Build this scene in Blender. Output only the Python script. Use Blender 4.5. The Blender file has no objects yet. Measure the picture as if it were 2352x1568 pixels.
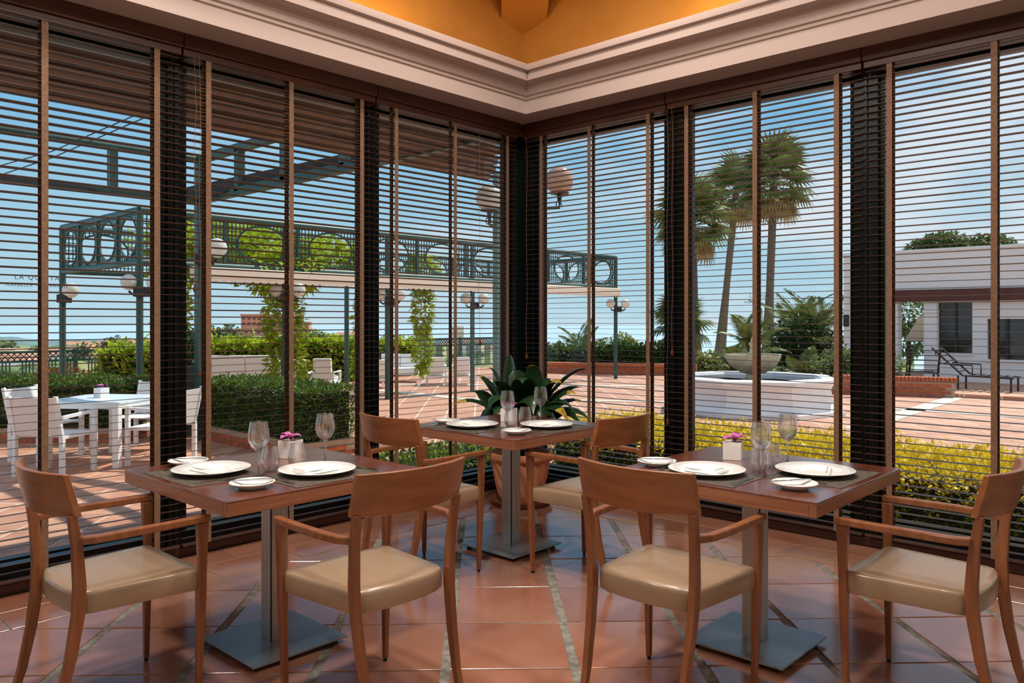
import bpy, bmesh, math, random
from mathutils import Vector, Matrix, noise

scene = bpy.context.scene
COL = scene.collection
random.seed(7)
R3 = math.radians

# ---------------------------------------------------------------- camera, world, sun, lamps, fill lights, exposure
FPX, CX, HY = 1828.0, 1176.0, 738.0            # focal length in pixels, centre column, horizon row (2352x1568)
CAM = Vector((-5.082, -4.608, 1.385))
FW = Vector((0.7315, 0.6818, 0.0)).normalized()
RT = Vector((FW.y, -FW.x, 0.0))
cam_d = bpy.data.cameras.new('camera'); cam = bpy.data.objects.new('camera', cam_d); COL.objects.link(cam)
cam.location = CAM
cam.rotation_euler = (math.pi/2, 0, math.atan2(-FW.x, FW.y))
cam_d.sensor_fit = 'HORIZONTAL'; cam_d.sensor_width = 36.0
cam_d.lens = FPX/2352*36
cam_d.shift_y = -(784-HY)/2352
cam_d.clip_start = 0.05; cam_d.clip_end = 60000
scene.camera = cam
scene.view_settings.view_transform = 'Standard'
scene.view_settings.look = 'None'
scene.view_settings.gamma = 1.0
scene.view_settings.use_curve_mapping = False
scene.view_settings.exposure = 0.0

def sun_light(strength, dirv, angle, color):
    l = bpy.data.lights.new('sun', 'SUN'); l.energy = strength; l.angle = R3(angle); l.color = color
    o = bpy.data.objects.new('sun', l); COL.objects.link(o)
    o.rotation_euler = Vector(dirv).normalized().to_track_quat('Z', 'Y').to_euler()
    o.location = (20, -5, 25)
sun_light(5.0, (0.58, -0.05, 0.81), 0.6, (1.0, 0.94, 0.85))

def build_world():
    w = bpy.data.worlds.new('sky'); scene.world = w; w.use_nodes = True
    nt = w.node_tree; nt.nodes.clear()
    N = lambda t: nt.nodes.new(t)
    out = N('ShaderNodeOutputWorld'); bg = N('ShaderNodeBackground')
    tc = N('ShaderNodeTexCoord'); sp = N('ShaderNodeSeparateXYZ')
    nt.links.new(tc.outputs['Generated'], sp.inputs[0])
    r = N('ShaderNodeValToRGB')
    e = r.color_ramp.elements
    e[0].position = 0.0; e[0].color = (0.43, 0.60, 0.69, 1)
    e[1].position = 0.12; e[1].color = (0.31, 0.52, 0.65, 1)
    for p, c in ((0.26, (0.16, 0.40, 0.63, 1)), (0.45, (0.10, 0.29, 0.55, 1)), (1.0, (0.06, 0.17, 0.40, 1))):
        x = e.new(p); x.color = c
    nt.links.new(sp.outputs['Z'], r.inputs[0])
    mp = N('ShaderNodeMapping'); mp.inputs['Scale'].default_value = (2.2, 2.2, 5.5); mp.inputs['Location'].default_value = (0.3, 1.7, 0.25)
    nt.links.new(tc.outputs['Generated'], mp.inputs[0])
    n = N('ShaderNodeTexNoise'); n.inputs['Scale'].default_value = 1.5; n.inputs['Detail'].default_value = 6; n.inputs['Roughness'].default_value = 0.55
    nt.links.new(mp.outputs[0], n.inputs['Vector'])
    # cloud cover grows towards the south-east, as in the view through the right-hand windows
    m1 = N('ShaderNodeMath'); m1.operation = 'MULTIPLY_ADD'; m1.inputs[1].default_value = -0.24; m1.inputs[2].default_value = 0.07
    nt.links.new(sp.outputs['Y'], m1.inputs[0])
    m2 = N('ShaderNodeMath'); m2.operation = 'ADD'
    nt.links.new(n.outputs['Fac'], m2.inputs[0]); nt.links.new(m1.outputs[0], m2.inputs[1])
    cr = N('ShaderNodeValToRGB'); cr.color_ramp.elements[0].position = 0.42; cr.color_ramp.elements[1].position = 0.62
    cr.color_ramp.elements[0].color = (0, 0, 0, 1); cr.color_ramp.elements[1].color = (0.85, 0.85, 0.85, 1)
    nt.links.new(m2.outputs[0], cr.inputs[0])
    mx = N('ShaderNodeMix'); mx.data_type = 'RGBA'
    nt.links.new(cr.outputs[0], mx.inputs[0]); nt.links.new(r.outputs[0], mx.inputs[6])
    mx.inputs[7].default_value = (0.66, 0.70, 0.76, 1)
    nt.links.new(mx.outputs[2], bg.inputs['Color']); bg.inputs['Strength'].default_value = 1.28
    nt.links.new(bg.outputs[0], out.inputs[0])
build_world()

def area(name, loc, rot, sx, sy, power, color, spread=180):
    l = bpy.data.lights.new(name, 'AREA'); l.shape = 'RECTANGLE'; l.size = sx; l.size_y = sy
    l.energy = power; l.color = color; l.spread = R3(spread)
    o = bpy.data.objects.new(name, l); COL.objects.link(o); o.location = loc; o.rotation_euler = rot
    return o
WARM = (1.0, 0.76, 0.52)
# unseen fill lights added to brighten the dining room against the terrace
for i, (x, y, e) in enumerate(((-4.6, -1.3, 60), (-2.6, -3.6, 60), (-3.4, -2.6, 80), (-1.6, -1.7, 40), (-6.2, -6.0, 32), (-7.6, -3.8, 26), (-4.2, -7.4, 26))):
    area('fill_light', (x, y, 4.15), (0, 0, 0), 0.3, 0.3, e, (1.0, 0.92, 0.82))
# warm strip lamps lying on the cornice, behind its lip
area('cove_lamp', (-3.0, -0.16, 3.30), (math.pi, 0, 0), 3.4, 0.05, 26, (1.0, 0.55, 0.14))
area('cove_lamp', (-0.16, -3.4, 3.30), (math.pi, 0, 0), 0.05, 3.6, 26, (1.0, 0.55, 0.14))

# ---------------------------------------------------------------- helpers
def P(px, d, z=0.0):
    v = CAM + RT*((px-CX)/FPX*d) + FW*d
    return Vector((v.x, v.y, z))
def W(px, py, z=0.0):                       # point on the level z seen at a pixel
    return P(px, FPX*(CAM.z-z)/(py-HY), z)
def Zat(py, d): return CAM.z + (HY-py)/FPX*d
def onY(px, y):                             # world x where the column px meets the plane y
    k = (px-CX)/FPX; dv = RT*k + FW; return CAM.x + dv.x*(y-CAM.y)/dv.y
def onX(px, x):
    k = (px-CX)/FPX; dv = RT*k + FW; return CAM.y + dv.y*(x-CAM.x)/dv.x
def depth(v): return (Vector(v)-CAM).dot(FW)
def pix(v):
    q = Vector(v)-CAM; d = q.dot(FW); return CX+FPX*q.dot(RT)/d, HY-FPX*q.z/d, d

class MB:
    def __init__(s): s.v = []; s.f = []
    def add(s, vs, fs):
        o = len(s.v); s.v += [tuple(v) for v in vs]; s.f += [tuple(i+o for i in f) for f in fs]; return s
    def box(s, c, sz, M=None):
        x, y, z = sz[0]/2, sz[1]/2, sz[2]/2; c = Vector(c)
        vs = [Vector((a*x, b*y, d*z)) for d in (-1, 1) for b in (-1, 1) for a in (-1, 1)]
        vs = [(M @ v if M else v)+c for v in vs]
        return s.add(vs, [(0, 2, 3, 1), (4, 5, 7, 6), (0, 1, 5, 4), (2, 6, 7, 3), (0, 4, 6, 2), (1, 3, 7, 5)])
    def bx(s, x0, x1, y0, y1, z0, z1): return s.box(((x0+x1)/2, (y0+y1)/2, (z0+z1)/2), (x1-x0, y1-y0, z1-z0))
    def bar(s, a, b, w, h=None, up=(0, 0, 1)):
        a = Vector(a); b = Vector(b); d = b-a; L = d.length
        if L < 1e-6: return s
        d.normalize(); u = Vector(up)
        if abs(d.dot(u)) > 0.99: u = Vector((1, 0, 0))
        sd = d.cross(u).normalized(); u = sd.cross(d)
        return s.box((a+b)/2, (L, w, h or w), Matrix((d, sd, u)).transposed())
    def loft(s, secs):                      # rectangular sections (centre, wx, wy)
        vs = []; fs = []
        for c, a, b in secs:
            for i, j in ((-1, -1), (1, -1), (1, 1), (-1, 1)): vs.append((c[0]+i*a/2, c[1]+j*b/2, c[2]))
        n = len(secs)
        for k in range(n-1):
            for i in range(4): fs.append((4*k+i, 4*k+(i+1) % 4, 4*k+4+(i+1) % 4, 4*k+4+i))
        fs += [(3, 2, 1, 0), (4*n-4, 4*n-3, 4*n-2, 4*n-1)]
        return s.add(vs, fs)
    def rings(s, rings, close=True, caps=True):   # list of rings of equal length
        n = len(rings[0]); vs = [v for r in rings for v in r]; fs = []
        for k in range(len(rings)-1):
            for i in range(n if close else n-1):
                j = (i+1) % n; fs.append((k*n+i, k*n+j, k*n+n+j, k*n+n+i))
        if caps and close: fs += [tuple(range(n-1, -1, -1)), tuple((len(rings)-1)*n+i for i in range(n))]
        return s.add(vs, fs)
    def tube(s, pts, r, n=8):
        pts = [Vector(p) for p in pts]; rr = r if isinstance(r, (list, tuple)) else [r]*len(pts); rg = []
        prev = None
        for i, p in enumerate(pts):
            t = (pts[min(i+1, len(pts)-1)]-pts[max(i-1, 0)]).normalized()
            if prev is None: prev = t.orthogonal().normalized()
            sd = (prev - t*prev.dot(t))
            sd = sd.normalized() if sd.length > 1e-6 else t.orthogonal().normalized()
            prev = sd; up = t.cross(sd)
            rg.append([p+(sd*math.cos(a)+up*math.sin(a))*rr[i] for a in [2*math.pi*k/n for k in range(n)]])
        return s.rings(rg)
    def sweep(s, pts, w, h):                # flat bar along a path, w across, h tall
        pts = [Vector(p) for p in pts]; rg = []
        for i, p in enumerate(pts):
            t = (pts[min(i+1, len(pts)-1)]-pts[max(i-1, 0)]).normalized()
            sd = t.cross(Vector((0, 0, 1))).normalized(); up = sd.cross(t)
            rg.append([p+sd*a*w/2+up*b*h/2 for a, b in ((-1, -1), (1, -1), (1, 1), (-1, 1))])
        return s.rings(rg)
    def lathe(s, prof, n=24, c=(0, 0, 0), caps=True):
        rg = [[(c[0]+r*math.cos(2*math.pi*k/n), c[1]+r*math.sin(2*math.pi*k/n), c[2]+z) for k in range(n)] for r, z in prof]
        return s.rings(rg, caps=caps)
    def prism(s, poly, z0, z1):
        n = len(poly)
        return s.add([(x, y, z0) for x, y in poly]+[(x, y, z1) for x, y in poly],
                     [tuple(range(n-1, -1, -1)), tuple(range(n, 2*n))]+[(i, (i+1) % n, n+(i+1) % n, n+i) for i in range(n)])
    def ball(s, c, r, n=12, m=8, sc=(1, 1, 1)):
        return s.lathe2(c, [(math.sin(math.pi*k/m)*r, -math.cos(math.pi*k/m)*r) for k in range(m+1)], n, sc)
    def lathe2(s, c, prof, n, sc):
        rg = [[(c[0]+max(q, 1e-4)*math.cos(2*math.pi*k/n)*sc[0], c[1]+max(q, 1e-4)*math.sin(2*math.pi*k/n)*sc[1], c[2]+z*sc[2]) for k in range(n)] for q, z in prof]
        return s.rings(rg)
    def leaf(s, p, d, L, w, droop=0.0):
        p = Vector(p); d = Vector(d).normalized()
        sd = d.cross(Vector((random.gauss(0, .4), random.gauss(0, .4), 1))).normalized()
        m = p+d*L*0.45; t = p+d*L+Vector((0, 0, -droop*L))
        return s.add([p, m+sd*w/2, t, m-sd*w/2], [(0, 1, 2, 3)])
    def build(s, name, m, parent=None, smooth=None, bevel=0, fix=True, loc=None):
        me = bpy.data.meshes.new(name); me.from_pydata(s.v, [], s.f)
        if fix:
            b = bmesh.new(); b.from_mesh(me); bmesh.ops.recalc_face_normals(b, faces=b.faces); b.to_mesh(me); b.free()
        if smooth is not None:
            me.polygons.foreach_set('use_smooth', [True]*len(me.polygons)); me.set_sharp_from_angle(angle=R3(smooth))
        me.materials.append(m)
        o = bpy.data.objects.new(name, me); COL.objects.link(o); o.parent = parent
        if loc is not None: o.location = loc
        if bevel:
            md = o.modifiers.new('bevel', 'BEVEL'); md.width = bevel; md.segments = 2; md.limit_method = 'ANGLE'
        return o

def tag(o, label, cat, group=None):
    o['label'] = label; o['category'] = cat
    if group: o['group'] = group
    return o
def thing(name, label, cat, loc=(0, 0, 0), rz=0.0, group=None):
    o = bpy.data.objects.new(name, None); COL.objects.link(o); o.empty_display_size = 0.1
    o.location = loc; o.rotation_euler = (0, 0, rz); return tag(o, label, cat, group)
def structure(o, label=None):
    o['kind'] = 'structure'
    if label: o['label'] = label
    return o
def sroot(name, loc=(0, 0, 0)):
    o = bpy.data.objects.new(name, None); COL.objects.link(o); o.location = loc; o['kind'] = 'structure'; return o
def inst(src, name, parent, loc, rz=0.0, rot=None, sc=None):
    o = bpy.data.objects.new(name, src.data); COL.objects.link(o); o.parent = parent; o.location = loc
    o.rotation_euler = rot if rot else (0, 0, rz)
    if sc: o.scale = sc
    return o
def dup(root, loc, rz, label, parent=None):
    r = root.copy(); COL.objects.link(r); r.parent = parent
    if parent is None:
        r.location = loc; r.rotation_euler = (0, 0, rz); r['label'] = label
    for ch in list(root.children): dup(ch, None, None, None, r)
    return r

# ---------------------------------------------------------------- materials
MATS = {}
def mat(name, col, rough=0.5, metal=0.0, col2=None, scale=4.0, stretch=(1, 1, 1), bump=0.0, bscale=None, rand=0.0, spec=0.5,
        coat=0.0, detail=4.0, ramp=(0.35, 0.65), trans=0.0, coords='Object', rvar=0.0):
    if name in MATS: return MATS[name]
    m = bpy.data.materials.new(name); m.use_nodes = True; nt = m.node_tree; L = nt.links
    p = nt.nodes['Principled BSDF']; p.inputs['Roughness'].default_value = rough; p.inputs['Metallic'].default_value = metal
    p.inputs['Specular IOR Level'].default_value = spec; p.inputs['Coat Weight'].default_value = coat; p.inputs['Coat Roughness'].default_value = 0.16
    p.inputs['Base Color'].default_value = (*col, 1)
    sock = None
    tc = nt.nodes.new('ShaderNodeTexCoord'); mp = nt.nodes.new('ShaderNodeMapping'); mp.inputs['Scale'].default_value = stretch
    L.new(tc.outputs[coords], mp.inputs[0])
    if col2 or bump or rvar:
        n = nt.nodes.new('ShaderNodeTexNoise'); n.inputs['Scale'].default_value = scale; n.inputs['Detail'].default_value = detail
        if rand:
            oi0 = nt.nodes.new('ShaderNodeObjectInfo'); ad = nt.nodes.new('ShaderNodeVectorMath'); ad.operation = 'MULTIPLY_ADD'
            cv = nt.nodes.new('ShaderNodeCombineXYZ')
            for k in range(3): L.new(oi0.outputs['Random'], cv.inputs[k])
            ad.inputs[1].default_value = (37, 53, 71); L.new(cv.outputs[0], ad.inputs[0]); L.new(mp.outputs[0], ad.inputs[2]); L.new(ad.outputs[0], n.inputs['Vector'])
        else: L.new(mp.outputs[0], n.inputs['Vector'])
    if col2:
        r = nt.nodes.new('ShaderNodeValToRGB'); r.color_ramp.elements[0].position, r.color_ramp.elements[1].position = ramp
        r.color_ramp.elements[0].color = (*col, 1); r.color_ramp.elements[1].color = (*col2, 1)
        L.new(n.outputs['Fac'], r.inputs[0]); sock = r.outputs[0]
    if rand:
        oi = nt.nodes.new('ShaderNodeObjectInfo'); mr = nt.nodes.new('ShaderNodeMapRange')
        mr.inputs['To Min'].default_value = 1-rand; mr.inputs['To Max'].default_value = 1+rand
        L.new(oi.outputs['Random'], mr.inputs[0])
        hs = nt.nodes.new('ShaderNodeHueSaturation')
        if sock: L.new(sock, hs.inputs['Color'])
        else: hs.inputs['Color'].default_value = (*col, 1)
        L.new(mr.outputs[0], hs.inputs['Value']); sock = hs.outputs[0]
    if sock: L.new(sock, p.inputs['Base Color'])
    if rvar:
        mr2 = nt.nodes.new('ShaderNodeMapRange'); mr2.inputs['To Min'].default_value = rough-rvar; mr2.inputs['To Max'].default_value = rough+rvar
        L.new(n.outputs['Fac'], mr2.inputs[0]); L.new(mr2.outputs[0], p.inputs['Roughness'])
    if bump:
        nb = n
        if bscale:
            nb = nt.nodes.new('ShaderNodeTexNoise'); nb.inputs['Scale'].default_value = bscale; L.new(mp.outputs[0], nb.inputs['Vector'])
        b = nt.nodes.new('ShaderNodeBump'); b.inputs['Strength'].default_value = bump; b.inputs['Distance'].default_value = 0.02
        L.new(nb.outputs['Fac'], b.inputs['Height']); L.new(b.outputs[0], p.inputs['Normal'])
    if trans:
        t = nt.nodes.new('ShaderNodeBsdfTranslucent'); mx = nt.nodes.new('ShaderNodeMixShader'); mx.inputs[0].default_value = trans
        if sock: L.new(sock, t.inputs['Color'])
        else: t.inputs['Color'].default_value = (*col, 1)
        L.new(p.outputs[0], mx.inputs[1]); L.new(t.outputs[0], mx.inputs[2]); L.new(mx.outputs[0], nt.nodes['Material Output'].inputs[0])
    MATS[name] = m; return m

def srgb(r, g, b):
    f = lambda c: (c/255/12.92) if c/255 <= 0.04045 else ((c/255+0.055)/1.055)**2.4
    return (f(r), f(g), f(b))
S = srgb
M_tile = mat('terracotta_tile', S(156, 100, 78), 0.2, col2=S(178, 130, 108), scale=2.2, bump=0.06, bscale=6, rand=0.10, rvar=0.06, ramp=(0.3, 0.7), coat=1.0)
M_tile.node_tree.nodes['Principled BSDF'].inputs['Coat IOR'].default_value = 1.7
M_grout = mat('floor_grout', S(112, 110, 104), 0.6, col2=S(150, 148, 140), scale=30)
M_paver = mat('terrace_paver', S(180, 122, 94), 0.65, col2=S(202, 152, 122), scale=3, rand=0.10)
M_stone = mat('pale_stone', S(222, 214, 200), 0.7, col2=S(198, 190, 176), scale=6)
M_wood = mat('chair_wood', S(142, 88, 54), 0.34, col2=S(120, 70, 40), scale=5, stretch=(6, 6, 0.7), coat=0.25, detail=6)
M_board = mat('backrest_wood', S(154, 98, 58), 0.34, col2=S(134, 80, 44), scale=4, stretch=(0.7, 6, 8), coat=0.25, detail=6)
M_top = mat('table_wood', S(116, 64, 46), 0.2, col2=S(98, 52, 36), scale=6, stretch=(0.6, 9, 9), coat=0.7, detail=6)
M_edge = mat('table_edge_wood', S(158, 104, 76), 0.35, col2=S(136, 84, 58), scale=5, stretch=(0.6, 0.6, 14), detail=6)
M_steel = mat('brushed_steel', S(196, 194, 188), 0.42, metal=0.75, col2=S(176, 174, 168), scale=6, stretch=(12, 12, 0.4))
M_plate_steel = mat('steel_base_plate', S(176, 186, 192), 0.3, metal=0.75, col2=S(152, 164, 170), scale=3)
M_leather = mat('tan_leather', S(158, 134, 110), 0.34, col2=S(148, 124, 100), scale=3, bump=0.03, bscale=120, coat=0.4)
M_black = mat('black_rubber', S(18, 18, 18), 0.6)
M_frame = mat('dark_green_metal', S(10, 20, 20), 0.34, spec=0.35)
M_green = mat('green_metal', S(34, 70, 66), 0.45, col2=S(46, 84, 78), scale=3)
M_slat = mat('blind_wood', S(74, 48, 36), 0.5, col2=S(60, 36, 26), scale=5, stretch=(1, 1, 10), rand=0.12)
M_tape = mat('ladder_tape', S(128, 98, 76), 0.85, col2=S(112, 82, 62), scale=60)
M_valance = mat('valance_wood', S(84, 46, 26), 0.45, col2=S(64, 32, 18), scale=4, stretch=(0.6, 0.6, 8))
M_cord = mat('blind_cord', S(124, 92, 70), 0.9)
M_tassel = mat('tassel_wood', S(96, 46, 26), 0.25, coat=0.5)
M_plaster = mat('cream_plaster', S(190, 170, 162), 0.75, bump=0.02, bscale=60)
M_ochre = mat('ochre_plaster', S(206, 152, 70), 0.85, col2=S(196, 142, 62), scale=3, bump=0.12, bscale=70)
M_wallp = mat('plain_plaster', S(214, 200, 180), 0.8)
M_porc = mat('white_porcelain', S(238, 238, 236), 0.12, spec=0.6)
M_napkin = mat('white_linen', S(240, 240, 238), 0.9, bump=0.05, bscale=300)
M_mat = mat('woven_placemat', S(66, 58, 50), 0.7, col2=S(120, 110, 98), scale=220, ramp=(0.45, 0.7))
M_cutlery = mat('cutlery_steel', S(205, 205, 205), 0.14, metal=1.0)
M_pinkp = mat('orchid_petal', S(206, 92, 176), 0.55, col2=S(226, 140, 204), scale=25, trans=0.25)
M_orchc = mat('orchid_centre', S(170, 30, 110), 0.5)
M_terra = mat('terracotta_pot', S(206, 138, 96), 0.75, col2=S(190, 118, 78), scale=5, bump=0.05, bscale=60)
M_saucer = mat('dark_saucer', S(120, 66, 44), 0.6)
M_soil = mat('soil', S(48, 34, 24), 0.95, col2=S(30, 20, 14), scale=40, bump=0.5)
M_white = mat('white_metal', S(236, 238, 240), 0.35)
M_mesh = mat('white_mesh_fabric', S(228, 226, 222), 0.8)
M_wcush = mat('white_cushion', S(240, 240, 238), 0.85)
M_wtop = mat('outdoor_table_top', S(226, 236, 242), 0.25)
M_brick = mat('brick', S(190, 104, 66), 0.85, col2=S(160, 82, 52), scale=12, rand=0.16)
M_mortar = mat('mortar', S(178, 150, 126), 0.9)
M_white_paint = mat('white_paint', S(238, 238, 238), 0.55, col2=S(226, 228, 230), scale=2)
M_house = mat('white_render', S(232, 230, 228), 0.8)
M_beam = mat('brown_beam', S(92, 44, 34), 0.6, col2=S(74, 34, 26), scale=3, stretch=(1, 0.2, 4))
M_awn = mat('awning_plank', S(116, 88, 68), 0.75, col2=S(92, 68, 52), scale=3, stretch=(0.5, 8, 8), rand=0.2)
M_cream = mat('cream_fabric', S(240, 226, 206), 0.85)
M_dark = mat('dark_interior', S(24, 24, 24), 0.4)
M_grey = mat('grey_planter', S(60, 64, 68), 0.6)
M_iron = mat('black_iron', S(22, 24, 26), 0.5)
M_bark = mat('palm_bark', S(128, 104, 84), 0.9, col2=S(96, 76, 60), scale=4, stretch=(1, 1, 6), bump=0.4)
M_barkd = mat('tree_bark', S(84, 64, 48), 0.95, col2=S(60, 46, 34), scale=8, bump=0.4)
def leafmat(n, a, b, sc=3.0, tr=0.3, rp=(0.35, 0.65)): return mat(n, S(*a), 0.5, col2=S(*b), scale=sc, trans=tr, ramp=rp, spec=0.3)
M_hedge = leafmat('hedge_leaf', (52, 78, 26), (108, 136, 50), 9)
M_lime = leafmat('lime_leaf', (120, 150, 24), (196, 206, 60), 2.5, 0.45)
M_dleaf = leafmat('dark_leaf', (34, 60, 30), (74, 100, 48), 2.5)
M_olive = leafmat('olive_leaf', (124, 134, 60), (176, 178, 96), 1.5, 0.4)
M_palm = leafmat('palm_leaf', (78, 92, 44), (132, 140, 74), 1.2, 0.2)
M_palmdry = leafmat('dry_palm_leaf', (150, 118, 70), (186, 150, 92), 1.2, 0.2)
M_far = mat('far_trees', S(84, 104, 66), 0.95, col2=S(112, 130, 84), scale=0.02)
M_pine = leafmat('pine_leaf', (66, 88, 44), (104, 124, 66), 1.5)

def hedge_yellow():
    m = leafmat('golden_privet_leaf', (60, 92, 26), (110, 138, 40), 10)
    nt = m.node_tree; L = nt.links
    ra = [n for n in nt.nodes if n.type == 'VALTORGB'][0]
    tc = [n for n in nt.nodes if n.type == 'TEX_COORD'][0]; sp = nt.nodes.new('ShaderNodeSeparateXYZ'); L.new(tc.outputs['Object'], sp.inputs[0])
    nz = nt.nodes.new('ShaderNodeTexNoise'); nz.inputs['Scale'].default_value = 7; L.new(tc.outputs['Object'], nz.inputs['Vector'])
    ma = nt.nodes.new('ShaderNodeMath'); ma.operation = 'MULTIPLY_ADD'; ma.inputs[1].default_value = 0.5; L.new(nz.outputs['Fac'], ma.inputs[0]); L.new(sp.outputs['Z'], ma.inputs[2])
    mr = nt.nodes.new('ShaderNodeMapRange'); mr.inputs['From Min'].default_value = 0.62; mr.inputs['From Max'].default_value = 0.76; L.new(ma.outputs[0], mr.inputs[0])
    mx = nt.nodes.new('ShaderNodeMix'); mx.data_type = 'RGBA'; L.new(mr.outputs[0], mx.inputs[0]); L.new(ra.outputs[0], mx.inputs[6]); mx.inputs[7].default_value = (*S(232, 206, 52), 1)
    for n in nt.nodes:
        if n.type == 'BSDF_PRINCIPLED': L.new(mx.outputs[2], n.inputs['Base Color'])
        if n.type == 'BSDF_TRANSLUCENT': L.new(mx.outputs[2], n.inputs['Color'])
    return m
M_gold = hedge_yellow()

def glass_thin():
    m = bpy.data.materials.new('window_glass'); m.use_nodes = True; nt = m.node_tree; nt.nodes.remove(nt.nodes['Principled BSDF'])
    t = nt.nodes.new('ShaderNodeBsdfTransparent'); t.inputs[0].default_value = (0.95, 0.97, 0.97, 1)
    g = nt.nodes.new('ShaderNodeBsdfGlossy'); g.inputs['Roughness'].default_value = 0.02
    f = nt.nodes.new('ShaderNodeFresnel'); f.inputs['IOR'].default_value = 1.25
    mx = nt.nodes.new('ShaderNodeMixShader'); nt.links.new(f.outputs[0], mx.inputs[0]); nt.links.new(t.outputs[0], mx.inputs[1]); nt.links.new(g.outputs[0], mx.inputs[2])
    nt.links.new(mx.outputs[0], nt.nodes['Material Output'].inputs[0]); return m
M_pane = glass_thin()
def glass_clear():
    m = bpy.data.materials.new('clear_glass'); m.use_nodes = True; nt = m.node_tree; nt.nodes.remove(nt.nodes['Principled BSDF'])
    t = nt.nodes.new('ShaderNodeBsdfTransparent')
    g = nt.nodes.new('ShaderNodeBsdfGlass'); g.inputs['IOR'].default_value = 1.45; g.inputs['Roughness'].default_value = 0.0
    mx = nt.nodes.new('ShaderNodeMixShader'); mx.inputs[0].default_value = 0.6; nt.links.new(t.outputs[0], mx.inputs[1]); nt.links.new(g.outputs[0], mx.inputs[2])
    nt.links.new(mx.outputs[0], nt.nodes['Material Output'].inputs[0]); return m
M_glass = glass_clear()
def globe_mat(name, col):
    return mat(name, col, 0.25, trans=0.35)
M_globe = globe_mat('opal_globe', S(236, 234, 226)); M_globe2 = globe_mat('pinkish_globe', S(214, 184, 172))
def water_mat():
    m = mat('sea_water', S(170, 196, 208), 0.5); return m
M_sea = water_mat()
# ================================================================ the room
fl = structure(MB().bx(-10, 0.16, -10, 0.16, -0.32, -0.006).build('floor', M_grout))
SQ = math.sqrt(0.5)
def clip(poly, a, b, c):                    # keep a*x+b*y<=c
    out = []
    for i in range(len(poly)):
        p, q = poly[i], poly[(i+1) % len(poly)]; dp = a*p[0]+b*p[1]-c; dq = a*q[0]+b*q[1]-c
        if dp <= 0: out.append(p)
        if dp*dq < 0:
            t = dp/(dp-dq); out.append((p[0]+(q[0]-p[0])*t, p[1]+(q[1]-p[1])*t))
    return out
def inview(x, y, z, m=60):
    px, py, d = pix((x, y, z)); return d > 0.3 and -m < px < 2352+m and py < 1568+m*2 and py > -m
def tile_piece(poly, z0, z1, m, parent, name='tile', bev=0.0012):
    cx = sum(p[0] for p in poly)/len(poly); cy = sum(p[1] for p in poly)/len(poly)
    q = [(x-cx, y-cy) for x, y in poly]
    s = [(x*(1-bev*6), y*(1-bev*6)) for x, y in q]; n = len(q)
    mb = MB().add([(x, y, z0) for x, y in q]+[(x, y, z1-bev) for x, y in q]+[(x, y, z1) for x, y in s],
                  [(i, (i+1) % n, n+(i+1) % n, n+i) for i in range(n)]+[(n+i, n+(i+1) % n, 2*n+(i+1) % n, 2*n+i) for i in range(n)]+[tuple(range(2*n, 3*n))])
    return mb.build(name, m, parent, loc=(cx, cy, 0))
U0, PU, V0, PV = 0.03, 0.515, -3.678, 0.488
for i in range(-14, 15):
    for j in range(-14, 12):
        u0, u1, v0, v1 = U0+i*PU+0.020, U0+(i+1)*PU-0.020, V0+j*PV+0.006, V0+(j+1)*PV-0.006
        jit = lambda: random.uniform(-.005, .005)
        poly = [((u+v)*SQ+jit(), (v-u)*SQ+jit()) for u, v in ((u0, v0), (u0, v1), (u1, v1), (u1, v0))][::-1]
        poly = clip(clip(poly, 1, 0, -0.535), 0, 1, -0.535)
        if len(poly) < 3: continue
        cx = sum(p[0] for p in poly)/len(poly); cy = sum(p[1] for p in poly)/len(poly)
        if abs(sum(poly[k][0]*poly[(k+1) % len(poly)][1]-poly[(k+1) % len(poly)][0]*poly[k][1] for k in range(len(poly)))) < 0.004: continue
        if inview(cx, cy, 0, 260): tile_piece(poly, -0.006, random.uniform(-.0015, 0), M_tile, fl)
for row in range(2):                        # border courses along both window walls
    a, b = -0.52+row*0.26+0.006, -0.52+(row+1)*0.26-0.006
    for k in range(11):
        x1 = -k*0.5-0.006-(0.25 if row else 0); x0 = x1-0.488
        tile_piece([(x0, a), (x1, a), (x1, b), (x0, b)], -0.006, 0, M_tile, fl)
        if k or row: pass
        y1 = -0.535-k*0.5-(0.25 if row else 0); y0 = y1-0.488
        tile_piece([(a, y0), (b, y0), (b, y1), (a, y1)], -0.006, 0, M_tile, fl)
tile_piece([(-0.252, -0.254), (-0.006, -0.254), (-0.006, -0.006), (-0.252, -0.006)], -0.006, 0, M_tile, fl)

# upper walls, solid ends, back walls
wl = structure(MB().bx(-10, 0.16, 0, 0.16, 2.98, 4.2).build('wall_left', M_ochre))
MB().bx(-10, -6.3, 0, 0.16, 0, 2.98).build('wall_end', M_wallp, wl)
wr = structure(MB().bx(0, 0.16, -10, 0, 2.98, 4.2).build('wall_right', M_ochre))
MB().bx(0, 0.16, -10, -6.2, 0, 2.98).build('wall_end', M_wallp, wr)
structure(MB().bx(-10.15, -10, -10, 0.16, 0, 4.2).build('wall_rear', M_wallp))
structure(MB().bx(-10, 0.16, -10.15, -10, 0, 4.2).build('wall_side', M_wallp))
ce = structure(MB().add([(0.16, 0.16, 4.12), (-10.15, 0.16, 4.12), (-10.15, -10.15, 4.12), (0.16, -10.15, 4.12), (-5, -5, 5.95),
                         (0.16, 0.16, 4.3), (-10.15, 0.16, 4.3), (-10.15, -10.15, 4.3), (0.16, -10.15, 4.3), (-5, -5, 6.15)],
                        [(0, 1, 4), (1, 2, 4), (2, 3, 4), (3, 0, 4), (6, 5, 9), (7, 6, 9), (8, 7, 9), (5, 8, 9), (0, 5, 6, 1), (1, 6, 7, 2), (2, 7, 8, 3), (3, 8, 5, 0)]).build('ceiling', M_ochre))
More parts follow.
